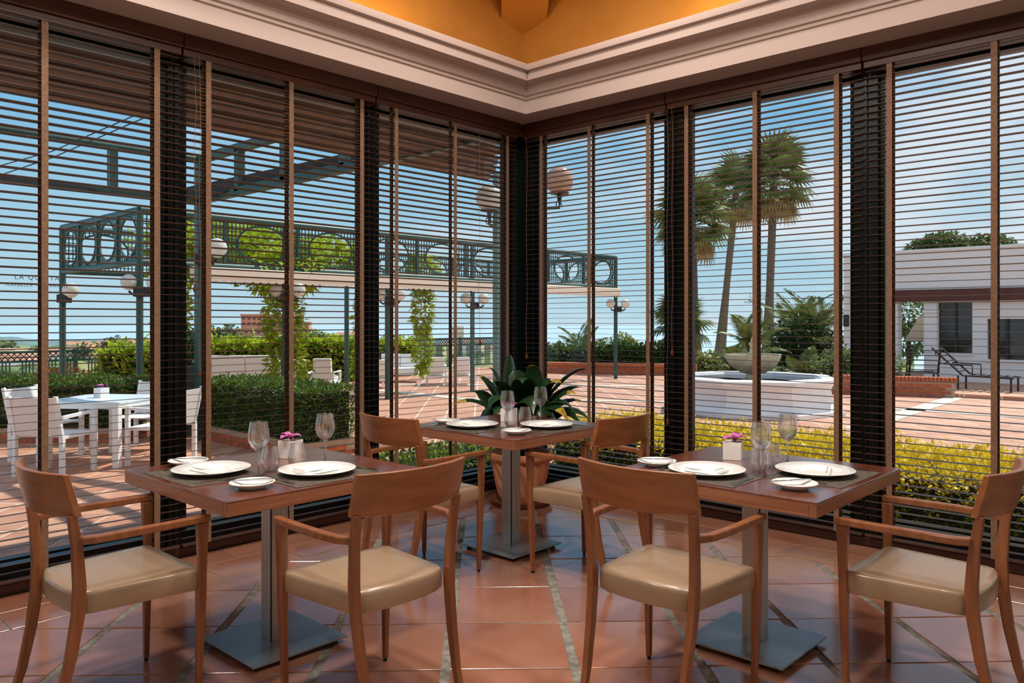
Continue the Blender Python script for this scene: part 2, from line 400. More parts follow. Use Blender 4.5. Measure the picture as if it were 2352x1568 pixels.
def hipbeam():
    pl = [(0, 0), (-0.27, 0), (-4.27, -4), (-4, -4.27), (0, -0.27)]
    zb = [3.85 + 0.36*(-(x+y))*SQ for x, y in pl]
    MB().add([(x, y, z) for (x, y), z in zip(pl, zb)]+[(x, y, z+0.42) for (x, y), z in zip(pl, zb)],
             [(0, 1, 2, 3, 4), (9, 8, 7, 6, 5)]+[(i, i+5, (i+1) % 5+5, (i+1) % 5) for i in range(5)]).build('hip_beam', M_ochre, ce)
hipbeam()
for k, (x, y) in enumerate(((-0.9, 0), (-2.2, 0))):
    MB().bar((x, y-0.02, 4.10), (x, -3.0, 5.14), 0.2, 0.24).build('rafter', M_ochre, ce)
# cornice
PROF = [(0.02, 3.05), (0.33, 3.05), (0.33, 3.155), (0.345, 3.16), (0.345, 3.18), (0.362, 3.185), (0.362, 3.205), (0.372, 3.225), (0.39, 3.25), (0.415, 3.275), (0.45, 3.297), (0.466, 3.30),
        (0.466, 3.322), (0.50, 3.328), (0.505, 3.35), (0.50, 3.375), (0.47, 3.375), (0.47, 3.26), (0.02, 3.24)]
def cornice(name, left):
    a = [(-o, -o, z) for o, z in PROF]; b = [(-10, -o, z) if left else (-o, -10, z) for o, z in PROF]
    return structure(MB().rings([a, b]).build(name, M_plaster, smooth=25))
cornice('trim_1', True); cornice('trim_2', False)
structure(MB().bx(-6.3, 0.0, 0.0, 0.05, 0.0, 0.055).build('baseboard_left', M_valance, bevel=0.004))
structure(MB().bx(0.0, 0.05, -6.2, 0.0, 0.0, 0.055).build('baseboard_right', M_valance, bevel=0.004))

# window walls: posts, frames, panes
def text_on(parent, txt, size, loc, rot):
    c = bpy.data.curves.new('lettering', 'FONT'); c.body = txt; c.size = size; c.align_x = 'CENTER'; c.extrude = 0.0005
    c.space_character = 1.25; c.resolution_u = 2
    o = bpy.data.objects.new('tmp', c); COL.objects.link(o)
    me = bpy.data.meshes.new_from_object(o.evaluated_get(bpy.context.evaluated_depsgraph_get()))
    bpy.data.objects.remove(o); me.materials.clear(); me.materials.append(mat('frosted_lettering', S(186, 196, 202), 0.7))
    n = bpy.data.objects.new('lettering', me); COL.objects.link(n); n.parent = parent; n.location = loc; n.rotation_euler = rot
    n['label'] = 'frosted lettering on the pane'; return n
GL = 0.10
posts_l = [(-6.25, -6.15), (onY(377, 0.08), onY(413, 0.08)), (onY(836, 0.08), onY(859, 0.08)), (-0.10, 0.17)]
posts_r = [(-6.15, -6.05), (onX(2024, 0.08), onX(1967, 0.08)), (onX(1577, 0.08), onX(1537, 0.08)), (-0.10, 0.055)]
TXT = {1: onY(84, GL), 2: onY(655, GL)}
TXTZ = {1: 1.385+(HY-650)/FPX*4.4, 2: 1.385+(HY-678)/FPX*5.4, 5: 1.385+(HY-686)/FPX*5.5}
for n in range(6):
    ps = posts_l if n < 3 else posts_r; k = n % 3; lf = n < 3
    a, b = ps[k][1], ps[k+1][0]
    w = sroot('window_%d' % (n+1), ((a+b)/2, GL, 0) if lf else (GL, (a+b)/2, 0)); h = (b-a)/2
    def bb(u0, u1, t0, t1, z0, z1): return MB().bx(u0, u1, t0, t1, z0, z1) if lf else MB().bx(t0, t1, u0, u1, z0, z1)
    bb(-h, h, -0.05, 0.06, 0.0, 0.135).build('bottom_rail', M_frame, w, bevel=0.006)
    bb(-h, h, -0.03, 0.02, 0.15, 0.165).build('glazing_bead', M_frame, w)
    bb(-h, h, -0.05, 0.06, 2.90, 2.985).build('top_rail', M_frame, w, bevel=0.006)
    bb(-h, -h+0.03, -0.04, 0.05, 0.135, 2.90).build('side_rail', M_frame, w); bb(h-0.03, h, -0.04, 0.05, 0.135, 2.90).build('side_rail', M_frame, w)
    bb(-h+0.02, h-0.02, -0.004, 0.004, 0.13, 2.91).build('pane', M_pane, w)
    u = {0: 1, 1: 2}.get(n)
    if u:
        x = TXT[u]-(a+b)/2
        text_on(w, 'LA QUINTA', 0.034, (x, -0.012, TXTZ[u]+0.008), (math.pi/2, 0, 0)); text_on(w, 'MARBELLA - BENAHAVÍS', 0.022, (x, -0.012, TXTZ[u]-0.03), (math.pi/2, 0, 0))
    if n == 4:
        y = onX(1757, GL)-(a+b)/2
        text_on(w, 'LA QUINTA', 0.034, (-0.012, y, TXTZ[5]+0.008), (math.pi/2, 0, -math.pi/2)); text_on(w, 'MARBELLA - BENAHAVÍS', 0.022, (-0.012, y, TXTZ[5]-0.03), (math.pi/2, 0, -math.pi/2))
for ps, par, lf in ((posts_l, wl, True), (posts_r, wr, False)):
    for k, (a, b) in enumerate(ps):
        mb = MB()
        if lf: mb.bx(a, b, 0.03 if k < 3 else 0.02, 0.17, 0, 2.98)
        else: mb.bx(0.03, 0.17, a, b if k < 3 else 0.02, 0, 2.98)
        o = mb.build('post', M_frame, par, bevel=0.004)
        if k < 3:
            m2 = MB()
            c = (a+b)/2
            if lf: m2.bx(c-0.012, c+0.012, 0.018, 0.032, 0, 2.98)
            else: m2.bx(0.018, 0.032, c-0.012, c+0.012, 0, 2.98)
            m2.build('cover_strip', M_frame, par)

# ================================================================ venetian blinds
PITCH = 0.0415; ZT = 2.905; ZB = 0.075; BP = -0.046
def blind(lf, a, b, tapes, cords, label):
    c = (a+b)/2; L = b-a
    r = thing('venetian_blind', label, 'blind', (c, BP, 0) if lf else (BP, c, 0), 0 if lf else -math.pi/2, 'wooden venetian blinds')
    s = lambda v: (v-c) if lf else -(v-c)                     # world coordinate to local x; local -y is the room side
    if not lf: r.rotation_euler = (0, 0, -math.pi/2)
    MB().bx(-L/2, L/2, -0.052, -0.034, 2.965, 3.05).build('valance', M_valance, r, bevel=0.003)
    MB().bx(-L/2+0.004, L/2-0.004, -0.032, 0.032, 2.925, 2.985).build('headrail', M_valance, r, bevel=0.002)
    sl = None; n = int((ZT-ZB)/PITCH)
    for k in range(n):
        z = ZT-k*PITCH
        if sl is None:
            h = L/2-0.006
            prof = [(-0.021, -0.0012), (0.0, -0.0006), (0.021, -0.0012), (0.021, 0.0008), (0.0, 0.0014), (-0.021, 0.0008)]; tl_ = -0.12 if lf else -0.02
            sl = MB().rings([[(-h, y, zz) for y, zz in prof], [(h, y, zz) for y, zz in prof]]).build('slat', M_slat, r, loc=(0, 0, z)); sl.rotation_euler.x = tl_
        else:
            o = inst(sl, 'slat', r, (random.uniform(-.003, .003), 0, z+random.uniform(-.0015, .0015)), rot=(tl_+random.uniform(-.03, .03), random.uniform(-.0012, .0012), 0))
    zb = ZT-n*PITCH
    MB().bx(-L/2+0.006, L/2-0.006, -0.020, 0.020, zb-0.008, zb+0.008).build('bottom_rail', M_slat, r, bevel=0.003)
    for t in tapes:
        x = s(t)
        for yy in (-0.029, 0.029):
            MB().bx(x-0.016, x+0.016, yy-0.0007, yy+0.0007, zb-0.005, 2.925).build('ladder_tape', M_tape, r)
    for t, zc in cords:
        x = s(t); pts = [(x+0.006*math.sin(k*1.7+t*9), -0.04+0.003*math.sin(k*2.3), 2.94+(zc-2.94)*k/8) for k in range(9)]
        cd = MB().tube(pts, 0.0013, 5).build('pull_cord', M_cord, r)
        MB().lathe([(0.001, 0), (0.007, -0.008), (0.0055, -0.018), (0.012, -0.034), (0.009, -0.05), (0.001, -0.054)], 10, (pts[-1][0], pts[-1][1], zc)).build('tassel', M_tassel, cd, smooth=60)
    return r
X = lambda p: onY(p, BP); Y = lambda p: onX(p, BP)
hz = lambda py, px, lf: Zat(py, depth((X(px), BP, 0) if lf else (BP, Y(px), 0)))
blind(True, -5.6, X(413), [-5.2, -4.55, X(99), X(356)], [], 'brown venetian blind in the left-hand window bay behind the left table chair')
blind(True, X(414.5), X(857), [X(474), X(664), X(826)], [(X(441), hz(650, 441, True)), (X(452), hz(845, 452, True))], 'brown venetian blind in the bay behind the left table wine glasses')
blind(True, X(858.5), X(1186), [X(905), X(1040), X(1160)], [(X(1093), hz(778, 1093, True))], 'brown venetian blind left of the corner post, behind the potted plant')
blind(False, Y(1534), Y(1206), [Y(1248), Y(1358), Y(1493)], [(Y(1217), hz(810, 1217, False))], 'brown venetian blind right of the corner post, showing a globe lamp through it')
blind(False, Y(1984), Y(1536), [Y(1581), Y(1738), Y(1925)], [(Y(1551), hz(800, 1551, False)), (Y(1540), hz(958, 1540, False))], 'brown venetian blind in the bay with the tall palms behind the right table')
blind(False, -5.6, Y(1986), [Y(2046), Y(2286), -4.3, -5.2], [], 'brown venetian blind at the far right, in front of the white porch building')

# ================================================================ chairs
def make_chair(label):
    r = thing('dining_armchair', label, 'chair', group='dining armchairs')
    ol = []
    fw, rw, fy, ry = 0.238, 0.206, 0.238, -0.135
    for a in range(0, 91, 15): ol.append((fw-0.03+0.03*math.sin(R3(a)), fy-0.03+0.03*math.cos(R3(a))))
    for k in range(1, 6): t = k/6; ol.append((fw+(rw-fw)*t, fy-0.03+(ry-fy+0.03)*t))
    for k in range(0, 9):
        a = math.pi*k/8; ol.append((rw*math.cos(a)*(1 if abs(math.cos(a)) < .99 else 1), ry-0.062*math.sin(a)**0.8))
    for k in range(5, 0, -1): t = k/6; ol.append((-(fw+(rw-fw)*t), fy-0.03+(ry-fy+0.03)*t))
    for a in range(90, -1, -15): ol.append((-(fw-0.03+0.03*math.sin(R3(a))), fy-0.03+0.03*math.cos(R3(a))))
    rg = []
    for sc, z in ((0.93, 0.396), (0.99, 0.397), (1, 0.402), (1.003, 0.435), (1, 0.456), (0.990, 0.466), (0.970, 0.4715), (0.8, 0.4745), (0.4, 0.477), (0.02, 0.478)):
        rg.append([(x*sc, (y+0.01)*sc-0.01, z) for x, y in ol])
    MB().rings(rg).build('seat', M_leather, r, smooth=50)
    for s in (-1, 1):
        l = MB().loft([((s*.230, .224, 0.012), .020, .020), ((s*.234, .227, .20), .026, .026), ((s*.238, .230, .385), .032, .032), ((s*.241, .233, .47), .026, .028), ((s*.243, .232, .645), .026, .044)]).build('leg', M_wood, r, bevel=0.004)
        MB().lathe([(0.008, 0.0), (0.008, 0.014)], 10, (s*.230, .224, 0)).build('glide', M_black, l)
        l = MB().loft([((s*.190, -.272, 0.012), .022, .028), ((s*.197, -.235, .12), .024, .031), ((s*.205, -.203, .26), .026, .036), ((s*.211, -.182, .40), .027, .040), ((s*.215, -.178, .50), .027, .040), ((s*.220, -.188, .64), .027, .034), ((s*.225, -.206, .745), .028, .026)]).build('rear_post', M_wood, r, bevel=0.004)
        MB().lathe([(0.008, 0.0), (0.008, 0.014)], 10, (s*.190, -.272, 0)).build('glide', M_black, l)
        MB().sweep([(s*.214, -.186, .657), (s*.232, -.170, .657), (s*.246, -.135, .657), (s*.254, -.07, .658), (s*.257, -.02, .659), (s*.256, .1, .659), (s*.250, .255, .659)], 0.032, 0.026).build('arm', M_wood, r, bevel=0.005)
    rg = []
    for k in range(17):
        u = -1+k/8; x = .242*u; y = -.192-.058*(1-u*u)
        zb, zt = .738-.006*(1-u*u), .884
        lean = lambda z: -(z-.748)*.26
        rg.append([(x, y+lean(zb)+.012, zb), (x, y+lean(zb)-.012, zb), (x, y+lean(.81)-.013, .81), (x, y+lean(zt)-.010, zt), (x, y+lean(zt)+.010, zt), (x, y+lean(.81)+.011, .81)])
    MB().rings(rg).build('backrest', M_board, r, smooth=30, bevel=0.003)
    return r
T = [Vector((-3.27, -1.52, 0)), Vector((-1.515, -1.275, 0)), Vector((-1.868, -3.04, 0))]
chairs = [((-3.945, -1.525), -90, 'wooden armchair with tan seat at far left, its back turned to the left'),
          ((-3.285, -2.235), 0, 'wooden armchair with tan seat at the camera side of the left table'),
          ((-2.205, -1.235), -90, 'wooden armchair at the back corner table, left of its steel column'),
          ((-1.565, -1.925), 0, 'wooden armchair at the back corner table, right of its steel column'),
          ((-2.53, -3.02), -90, 'dark-lit wooden armchair with tan seat left of the right table'),
          ((-1.895, -3.745), 0, 'wooden armchair with bright tan seat at far right, facing the right table')]
c0 = make_chair(chairs[0][2]); c0.location = (*chairs[0][0], 0); c0.rotation_euler.z = R3(chairs[0][1])
for (p, a, l) in chairs[1:]: dup(c0, (*p, 0), R3(a), l)

# ================================================================ tables
TN = ['left table', 'back corner table', 'right table']
def make_table(label):
    r = thing('dining_table', label, 'table', group='dining tables')
    t = MB().bx(-.45, .45, -.45, .45, .742, .75).build('table_top', M_top, r, bevel=0.002)
    for i in range(4):
        o = MB().bx(-.4495, .42, -.4495, -.42, .695, .743).build('edge_board', M_edge, t, bevel=0.002); o.rotation_euler.z = i*math.pi/2
    MB().bx(-.42, .42, -.42, .42, .71, .742).build('underside', M_top, t)
    co = MB().bx(-.041, .041, -.041, .041, .028, .712).build('column', M_steel, r, bevel=0.003)
    MB().bar((-.0405, -.0405, .03), (-.0405, -.0405, .711), .005).build('seam', M_black, co)
    MB().bx(-.222, .222, -.222, .222, .020, .029).build('base_plate', M_plate_steel, r, bevel=0.002)
    for sx in (-1, 1):
        for sy in (-1, 1): MB().lathe([(.016, 0), (.016, .012), (.011, .013), (.011, .021)], 12, (sx*.18, sy*.18, 0)).build('foot', M_black, r)
    return r
tl = ['square brown wooden dining table with steel column at left, set for two', 'square brown wooden dining table in the corner by the potted plant', 'square brown wooden dining table with steel column at right, set for two']
t0 = make_table(tl[0]); t0.location = T[0]
for k in (1, 2): dup(t0, T[k], 0, tl[k])

# ---------------------------------------------------------------- tableware
ZTOP = 0.750
def plate_mesh(R):
    return MB().lathe([(.001, .006), (R*.5, .006), (R*.56, .002), (R*.58, .002), (R*.62, .008), (R*.98, .021), (R, .0235), (R*.985, .025), (R*.64, .0125), (R*.56, .009), (.001, .009)], 40)
def wine_mesh():
    return MB().lathe([(.001, .0), (.034, .0), (.0345, .002), (.012, .006), (.0045, .012), (.0035, .05), (.0042, .095), (.012, .104), (.028, .118), (.040, .140), (.043, .160), (.041, .185), (.0345, .222), (.0333, .222), (.0397, .185), (.0417, .160), (.0387, .141), (.027, .120), (.010, .108), (.001, .106)], 28)
def tumbler_mesh():
    return MB().lathe([(.001, 0), (.026, 0), (.031, .004), (.039, .024), (.0405, .040), (.038, .064), (.0295, .106), (.0283, .106), (.0367, .064), (.039, .040), (.0373, .025), (.029, .009), (.001, .007)], 28)
def fork_mesh():
    mb = MB(); path = [(-.095, .0015), (-.04, .003), (0, .006), (.03, .010), (.045, .009)]; wd = [.016, .010, .007, .009, .022]
    rg = [[(x, -w/2, z), (x, w/2, z), (x, w/2, z+.002), (x, -w/2, z+.002)] for (x, z), w in zip(path, wd)]
    mb.rings(rg)
    for k in range(4):
        y = -.0085+k*.00567; mb.bar((.044, y, .010), (.10, y, .006), .003, .002)
    return mb
def knife_mesh(L=.22):
    mb = MB(); h = L*.48
    mb.rings([[(x, -w/2, .0005), (x, w/2, .0005), (x, w/2, .0005+t), (x, -w/2, .0005+t)] for x, w, t in ((-L/2, .014, .006), (-L/2+h*.5, .016, .007), (-L/2+h, .011, .005))])
    mb.rings([[(x, a, .002), (x, b, .002), (x, b, .0035), (x, a, .0035)] for x, a, b in ((-L/2+h, -.008, .005), (L*.1, -.011, .006), (L*.35, -.009, .006), (L/2, .003, .0055))])
    return mb
def napkin_mesh():
    mb = MB(); n = 10
    for L, w, z, h, dx in ((.165, .11, 0, .009, 0), (.15, .085, .010, .008, .008)):
        rg = []
        for k in range(n+1):
            t = k/n; x = -L/2+L*t+dx; b = .0025*math.sin(t*7)
            rg.append([(x, -w/2, z), (x, w/2, z+.001), (x, w/2-.004, z+h+b), (x, 0, z+h+.002+b), (x, -w/2+.004, z+h+b*.5)])
        mb.rings(rg)
    return mb
def make(fn, name, m, label, cat, loc, rz, group, src={}, smooth=50, bevel=0):
    if name in src: o = bpy.data.objects.new(name, src[name]); COL.objects.link(o)
    else: o = fn().build(name, m, smooth=smooth, bevel=bevel); src[name] = o.data
    o.location = loc; o.rotation_euler.z = rz; return tag(o, label, cat, group)
def vase(label, loc, rz):
    r = thing('cube_vase', label, 'vase', loc, rz, 'white cube vases'); s = .041
    mb = MB()
    for a, b in ((-s, -s+.004), (s-.004, s)): mb.bx(a, b, -s, s, 0, .082); mb.bx(-s+.004, s-.004, a, b, 0, .082)
    mb.build('body', M_porc, r, bevel=0.003); MB().bx(-s+.004, s-.004, -s+.004, s-.004, .002, .05).build('filling', M_soil, r)
    return r
def orchid(label, loc, rz, sc=1.0):
    r = thing('orchid_flower', label, 'flower', loc, rz, 'orchid flowers')
    for k in range(5):
        a = 2*math.pi*k/5+.3; d = Vector((math.cos(a), math.sin(a)*.8, .35 if k % 2 else .1)); L = .05*sc; w = .042*sc
        sd = Vector((-math.sin(a), math.cos(a), 0)); b = Vector((0, 0, .012))
        pts = []
        for t, ww in ((0, .15), (.35, .9), (.7, 1.0), (1, .25)):
            c = b+d*L*t+Vector((0, 0, .012*math.sin(t*3)))
            pts.append([c-sd*w/2*ww+Vector((0, 0, .006*ww)), c, c+sd*w/2*ww+Vector((0, 0, .006*ww))])
        MB().rings(pts, close=False).build('petal', M_pinkp, r, smooth=80, fix=False)
    MB().ball((0, 0, .018), .009*sc, 8, 6).build('lip', M_orchc, r, smooth=80)
    MB().tube([(0, 0, .016), (.004, .004, -.01), (.006, .008, -.04)], .0018, 5).build('stem', M_hedge, r)
    return r
seat_n = [['left-hand setting', 'camera-side setting'], ['left-hand setting', 'right-hand setting'], ['left-hand setting', 'right-hand setting']]
for k in range(3):
    o = T[k]; tn = TN[k]
    at = lambda x, y, z=0.0: (o.x+x, o.y+y, ZTOP+z)
    for q in range(2):
        st = f'{seat_n[k][q]} of the {tn}'
        # local frame: p = along the table edge to the diner's left, f = towards the table centre
        if q == 0: place = lambda l, f: (-.45+f, .10+l); rz = 0.0
        else: place = lambda l, f: (.06-l, -.45+f); rz = math.pi/2
        j = lambda a=.03: random.uniform(-a, a)
        x, y = place(-.005 if q else .0, .185)
        m_ = MB().bx(-.16, .16, -.215, .215, 0, .002).build('placemat', M_mat); m_.location = at(x, y); m_.rotation_euler.z = rz+j(.02)
        tag(m_, f'dark woven placemat under the {st}', 'placemat', 'woven placemats')
        x, y = place(0, .215); make(lambda: plate_mesh(.158), 'dinner_plate', M_porc, f'large white dinner plate at the {st}', 'plate', at(x, y, .002), 0, 'white dinner plates')
        make(napkin_mesh, 'napkin', M_napkin, f'folded white napkin on the dinner plate at the {st}', 'napkin', at(x+j(.01), y+j(.01), .0125), rz+math.pi/2+j(.4), 'white napkins', smooth=40)
        x, y = place(.185, .19); make(fork_mesh, 'fork', M_cutlery, f'steel fork at the {st}', 'fork', at(x, y, .002), rz+j(.15), 'steel forks', smooth=30)
        x, y = place(-.19, .17); make(knife_mesh, 'table_knife', M_cutlery, f'steel knife at the {st}', 'knife', at(x, y, .002), rz+j(.15), 'steel table knives', smooth=30)
        x, y = place(.325 if q else .255, .16 if q else .22)
        if q == 0: x, y = -.215, .355
        make(lambda: plate_mesh(.085), 'side_plate', M_porc, f'small white side plate at the {st}', 'plate', at(x, y, 0), 0, 'white side plates')
        make(lambda: knife_mesh(.17), 'butter_knife', M_cutlery, f'butter knife lying on the side plate at the {st}', 'knife', at(x+.005, y+.02, .0235), rz+.9+j(.3) if q else rz+2.2+j(.2), 'butter knives', smooth=30)
    make(wine_mesh, 'wine_glass', M_glass, f'wine glass on the {tn}, nearer the camera', 'glass', at(-.125, -.088), 0, 'wine glasses', smooth=60)
    make(wine_mesh, 'wine_glass', M_glass, f'wine glass on the {tn}, farther back on the right', 'glass', at(.225, -.045), 0, 'wine glasses', smooth=60)
    make(tumbler_mesh, 'tumbler', M_glass, f'stemless tumbler on the {tn}, left of the pair', 'glass', at(-.045, -.04), 0, 'stemless tumblers', smooth=60)
    make(tumbler_mesh, 'tumbler', M_glass, f'stemless tumbler on the {tn}, right of the pair', 'glass', at(.09, -.035), 0, 'stemless tumblers', smooth=60)
    vx, vy = ((.2, .2), (.13, .14), (.17, .19))[k]
    vase(f'small white cube vase on the {tn}', at(vx, vy), .35)
    orchid(f'pink orchid flower in the vase on the {tn}', at(vx-.005, vy-.01, .078), .4+k, 1.15)

# ================================================================ potted aspidistra
PC = Vector((-0.60, -0.52, 0))
r = thing('plant_pot', 'large ribbed terracotta pot in the room corner', 'pot', PC)
n = 80; rg = []
zs = [.03+.305*k/22 for k in range(23)]
prof = [(.150+.072*((z-.03)/.305)**.8, z, 1) for z in zs]+[(.240, .345, 0), (.246, .365, 0), (.244, .39, 0), (.232, .398, 0), (.215, .395, 0), (.205, .35, 0), (.19, .32, 0)]
for rr, z, on in prof:
    rib = .0085*on*min(1, (z-.03)*20)
    rg.append([((rr+rib*math.sin(14*a+z*34))*math.cos(a), (rr+rib*math.sin(14*a+z*34))*math.sin(a), z) for a in [2*math.pi*k/n for k in range(n)]])
MB().rings(rg).build('body', M_terra, r, smooth=50)
MB().lathe([(.001, .33), (.20, .33), (.20, .345), (.001, .355)], 24).build('soil', M_soil, r)
tag(MB().lathe([(.001, 0), (.21, 0), (.245, .045), (.238, .047), (.20, .022), (.001, .022)], 36).build('plant_saucer', M_saucer, smooth=40, loc=PC), 'dark round saucer under the terracotta pot', 'saucer')
pl = thing('aspidistra', 'dark green broad-leaved plant growing in the terracotta pot', 'plant', PC+Vector((0, 0, .345)))
M_asp = mat('aspidistra_leaf', S(18, 44, 24), 0.28, col2=S(44, 76, 42), scale=3, stretch=(1, 1, 1), spec=0.6, coat=0.2)
M_tip = mat('leaf_tip', S(196, 176, 54), 0.5, col2=S(150, 110, 40), scale=20)
def bigleaf(tip, up, w, tipc):
    b = Vector((random.uniform(-.07, .07), random.uniform(-.07, .07), 0)); tip = Vector(tip)-pl.location
    hgt = max(tip.z, .1)
    c1 = b*1.2+Vector((tip.x*.22, tip.y*.22, hgt*.55+up*.5)); c2 = Vector((tip.x*.68, tip.y*.68, hgt+up))
    n = 12; out = []
    def bz(t): return b*(1-t)**3+c1*3*t*(1-t)**2+c2*3*t*t*(1-t)+tip*t**3
    hor = Vector((tip.x, tip.y, 0)); sd0 = Vector((-hor.y, hor.x, 0)).normalized()
    tw = random.uniform(-.5, .5)
    prof = lambda t: 0.05 if t < .22 else max(.02, math.sin(math.pi*min(1, ((t-.22)/.78))**0.8))
    for k in range(n+1):
        t = k/n; p = bz(t); tg = (bz(min(1, t+.03))-bz(max(0, t-.03))).normalized()
        sd = (Matrix.Rotation(tw*t, 3, tg) @ sd0); sd = (sd-tg*sd.dot(tg)).normalized(); up_ = sd.cross(tg)
        ww = w/2*prof(t)
        out.append([p-sd*ww+up_*ww*.28, p-sd*ww*.5+up_*ww*.08, p, p+sd*ww*.5+up_*ww*.08, p+sd*ww+up_*ww*.28])
    cut = n-2 if tipc else n
    lf = MB().rings(out[:cut+1], close=False).build('leaf', M_asp, pl, smooth=80, fix=False)
    if tipc: MB().rings(out[cut:], close=False).build('leaf_tip', M_tip, lf, smooth=80, fix=False)
dP = depth(PC)
for px, py, dd, up, w, tc in ((1040, 930, -.1, .16, .13, 1), (1092, 862, .15, .05, .12, 1), (1120, 845, .0, .05, .14, 0), (1170, 812, .2, .0, .10, 0), (1222, 836, -.12, .02, .15, 1), (1348, 848, .05, .06, .13, 0),
                              (1335, 890, .12, .08, .13, 0), (1325, 905, -.2, .1, .12, 1), (1358, 968, -.05, .26, .14, 0), (1345, 925, .2, .14, .12, 1), (1306, 968, -.3, .28, .16, 1), (1248, 985, -.38, .34, .17, 0),
                              (1105, 968, -.25, .30, .17, 0), (1140, 985, -.4, .34, .18, 0), (1165, 975, -.2, .36, .16, 0), (1085, 900, .25, .08, .13, 0), (1130, 880, -.2, .12, .14, 0), (1265, 870, .2, .06, .13, 0), (1290, 880, -.25, .12, .14, 1),
                              (1200, 880, -.3, .16, .15, 0), (1240, 900, .3, .1, .13, 0), (1160, 860, .3, .04, .12, 0), (1190, 985, -.42, .30, .17, 0), (1110, 1058, -.15, .40, .13, 1), (1285, 990, -.3, .36, .16, 0), (1180, 850, .1, .05, .14, 0), (1120, 940, -.35, .26, .18, 0), (1225, 950, -.4, .30, .18, 0), (1320, 945, -.2, .24, .16, 0), (1262, 925, -.1, .16, .15, 0), (1095, 985, -.1, .34, .15, 0), (1340, 985, -.1, .32, .15, 0)):
    bigleaf(P(px, dP+dd, Zat(py, dP+dd)), up, w*1.25, tc)
# ================================================================ outside: terrace
ZG = -0.25
def terrace_mat():
    m = bpy.data.materials.new('terrace_far_paving'); m.use_nodes = True; nt = m.node_tree; L = nt.links; p = nt.nodes['Principled BSDF']; p.inputs['Roughness'].default_value = 0.6
    tc = nt.nodes.new('ShaderNodeTexCoord'); mp = nt.nodes.new('ShaderNodeMapping'); mp.inputs['Rotation'].default_value = (0, 0, R3(45)); L.new(tc.outputs['Object'], mp.inputs[0])
    b = nt.nodes.new('ShaderNodeTexBrick'); b.offset = 0.0; b.inputs['Scale'].default_value = 1.0; b.inputs['Brick Width'].default_value = 0.5; b.inputs['Row Height'].default_value = 0.5; b.inputs['Mortar Size'].default_value = 0.014
    b.inputs['Color1'].default_value = (*S(184, 126, 98), 1); b.inputs['Color2'].default_value = (*S(202, 150, 120), 1); b.inputs['Mortar'].default_value = (*S(220, 200, 180), 1)
    L.new(mp.outputs[0], b.inputs['Vector']); L.new(b.outputs['Color'], p.inputs['Base Color']); return m
M_terr = terrace_mat()
te = structure(MB().bx(-22, 19, -16, 15.7, ZG-0.5, ZG-0.004).build('terrace', M_terr))
pavers = []
for i in range(-40, 41):
    for j in range(-40, 61):
        u, v = (i+.5)*.5, (j+.5)*.5; x, y = (u+v)*SQ, (v-u)*SQ
        if (x < 0.55 and y < 0.55) or depth((x, y, 0)) > 15: continue
        if (0.5 < x < 2.0 and y < 1.0): continue
        if inview(x, y, ZG, 30): pavers.append((depth((x, y, 0)), x, y))
pavers.sort(); pv = None
for d, x, y in pavers[:290]:
    if pv is None:
        s = .240; pv = tile_piece([(-s, -s), (s, -s), (s, s), (-s, s)], ZG-.01, ZG, M_paver, te, 'paver', .002); pv.location = (x, y, 0); pv.rotation_euler.z = math.pi/4
    else: inst(pv, 'paver', te, (x, y, 0), math.pi/4)
MB().bx(-8, 0.3, 0.17, 0.5, ZG-.02, -.06).build('threshold', M_stone, te); MB().bx(0.17, 0.5, -8, 0.17, ZG-.02, -.06).build('threshold', M_stone, te)
for a, b, w in ((W(870, 896, ZG), W(1140, 923, ZG), .34), (W(900, 882, ZG), W(1140, 884, ZG), .3), (W(1965, 985, ZG), W(2195, 913, ZG), .34), (W(2040, 938, ZG), W(2380, 960, ZG), .22), (W(1250, 884, ZG), W(1585, 888, ZG), .3), (W(1250, 917, ZG), W(1590, 925, ZG), .25)):
    MB().bar(a+Vector((0, 0, -.01)), b+Vector((0, 0, -.01)), w, .035).build('stone_band', M_stone, te)
# land beyond and the sea
structure(MB().bx(-6000, 9000, -3000, 12000, -61, -60).build('sea', M_sea))
def ridge(name, pts, D, near, zb, m, amp=0.0):
    mb = MB(); rg = []
    full = []
    for (p0, y0), (p1, y1) in zip(pts, pts[1:]):
        n = max(1, int((p1-p0)/14))
        for k in range(n): full.append((p0+(p1-p0)*k/n, y0+(y1-y0)*k/n))
    full.append(pts[-1])
    for px, py in full:
        col = []
        for t in range(9):
            d = near+(D-near)*t/7 if t < 8 else D*1.25
            zt = Zat(py, D)
            z = zb+(zt-zb)*(t/7)**1.3 if t < 8 else zb
            z += amp*noise.noise(Vector((px*.03, t*1.3, D*.01)))*(1 if 0 < t < 8 else 0)
            col.append(P(px, d, z))
        rg.append(col)
    return structure(mb.rings(rg, close=False).build(name, m, smooth=80))
M_land = mat('far_land', S(128, 140, 90), 0.95, col2=S(176, 160, 116), scale=0.03, ramp=(0.4, 0.6))
M_land2 = mat('near_slope', S(110, 126, 70), 0.95, col2=S(170, 158, 104), scale=0.12, ramp=(0.4, 0.62))
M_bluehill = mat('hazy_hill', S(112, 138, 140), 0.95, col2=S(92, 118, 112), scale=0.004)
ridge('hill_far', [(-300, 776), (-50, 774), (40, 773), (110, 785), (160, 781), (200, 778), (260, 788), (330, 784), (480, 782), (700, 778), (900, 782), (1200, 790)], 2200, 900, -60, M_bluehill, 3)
ridge('hill_town', [(-300, 800), (0, 794), (150, 797), (300, 790), (430, 778), (480, 766), (560, 758), (640, 752), (700, 757), (770, 768), (850, 776), (950, 787), (1150, 794), (1300, 800)], 420, 130, -22, M_land, 2.5)
ridge('slope_near', [(-400, 838), (0, 836), (300, 830), (600, 830), (900, 826), (1200, 820), (1700, 820), (2100, 820)], 60, 34, -6, M_land2, .5)

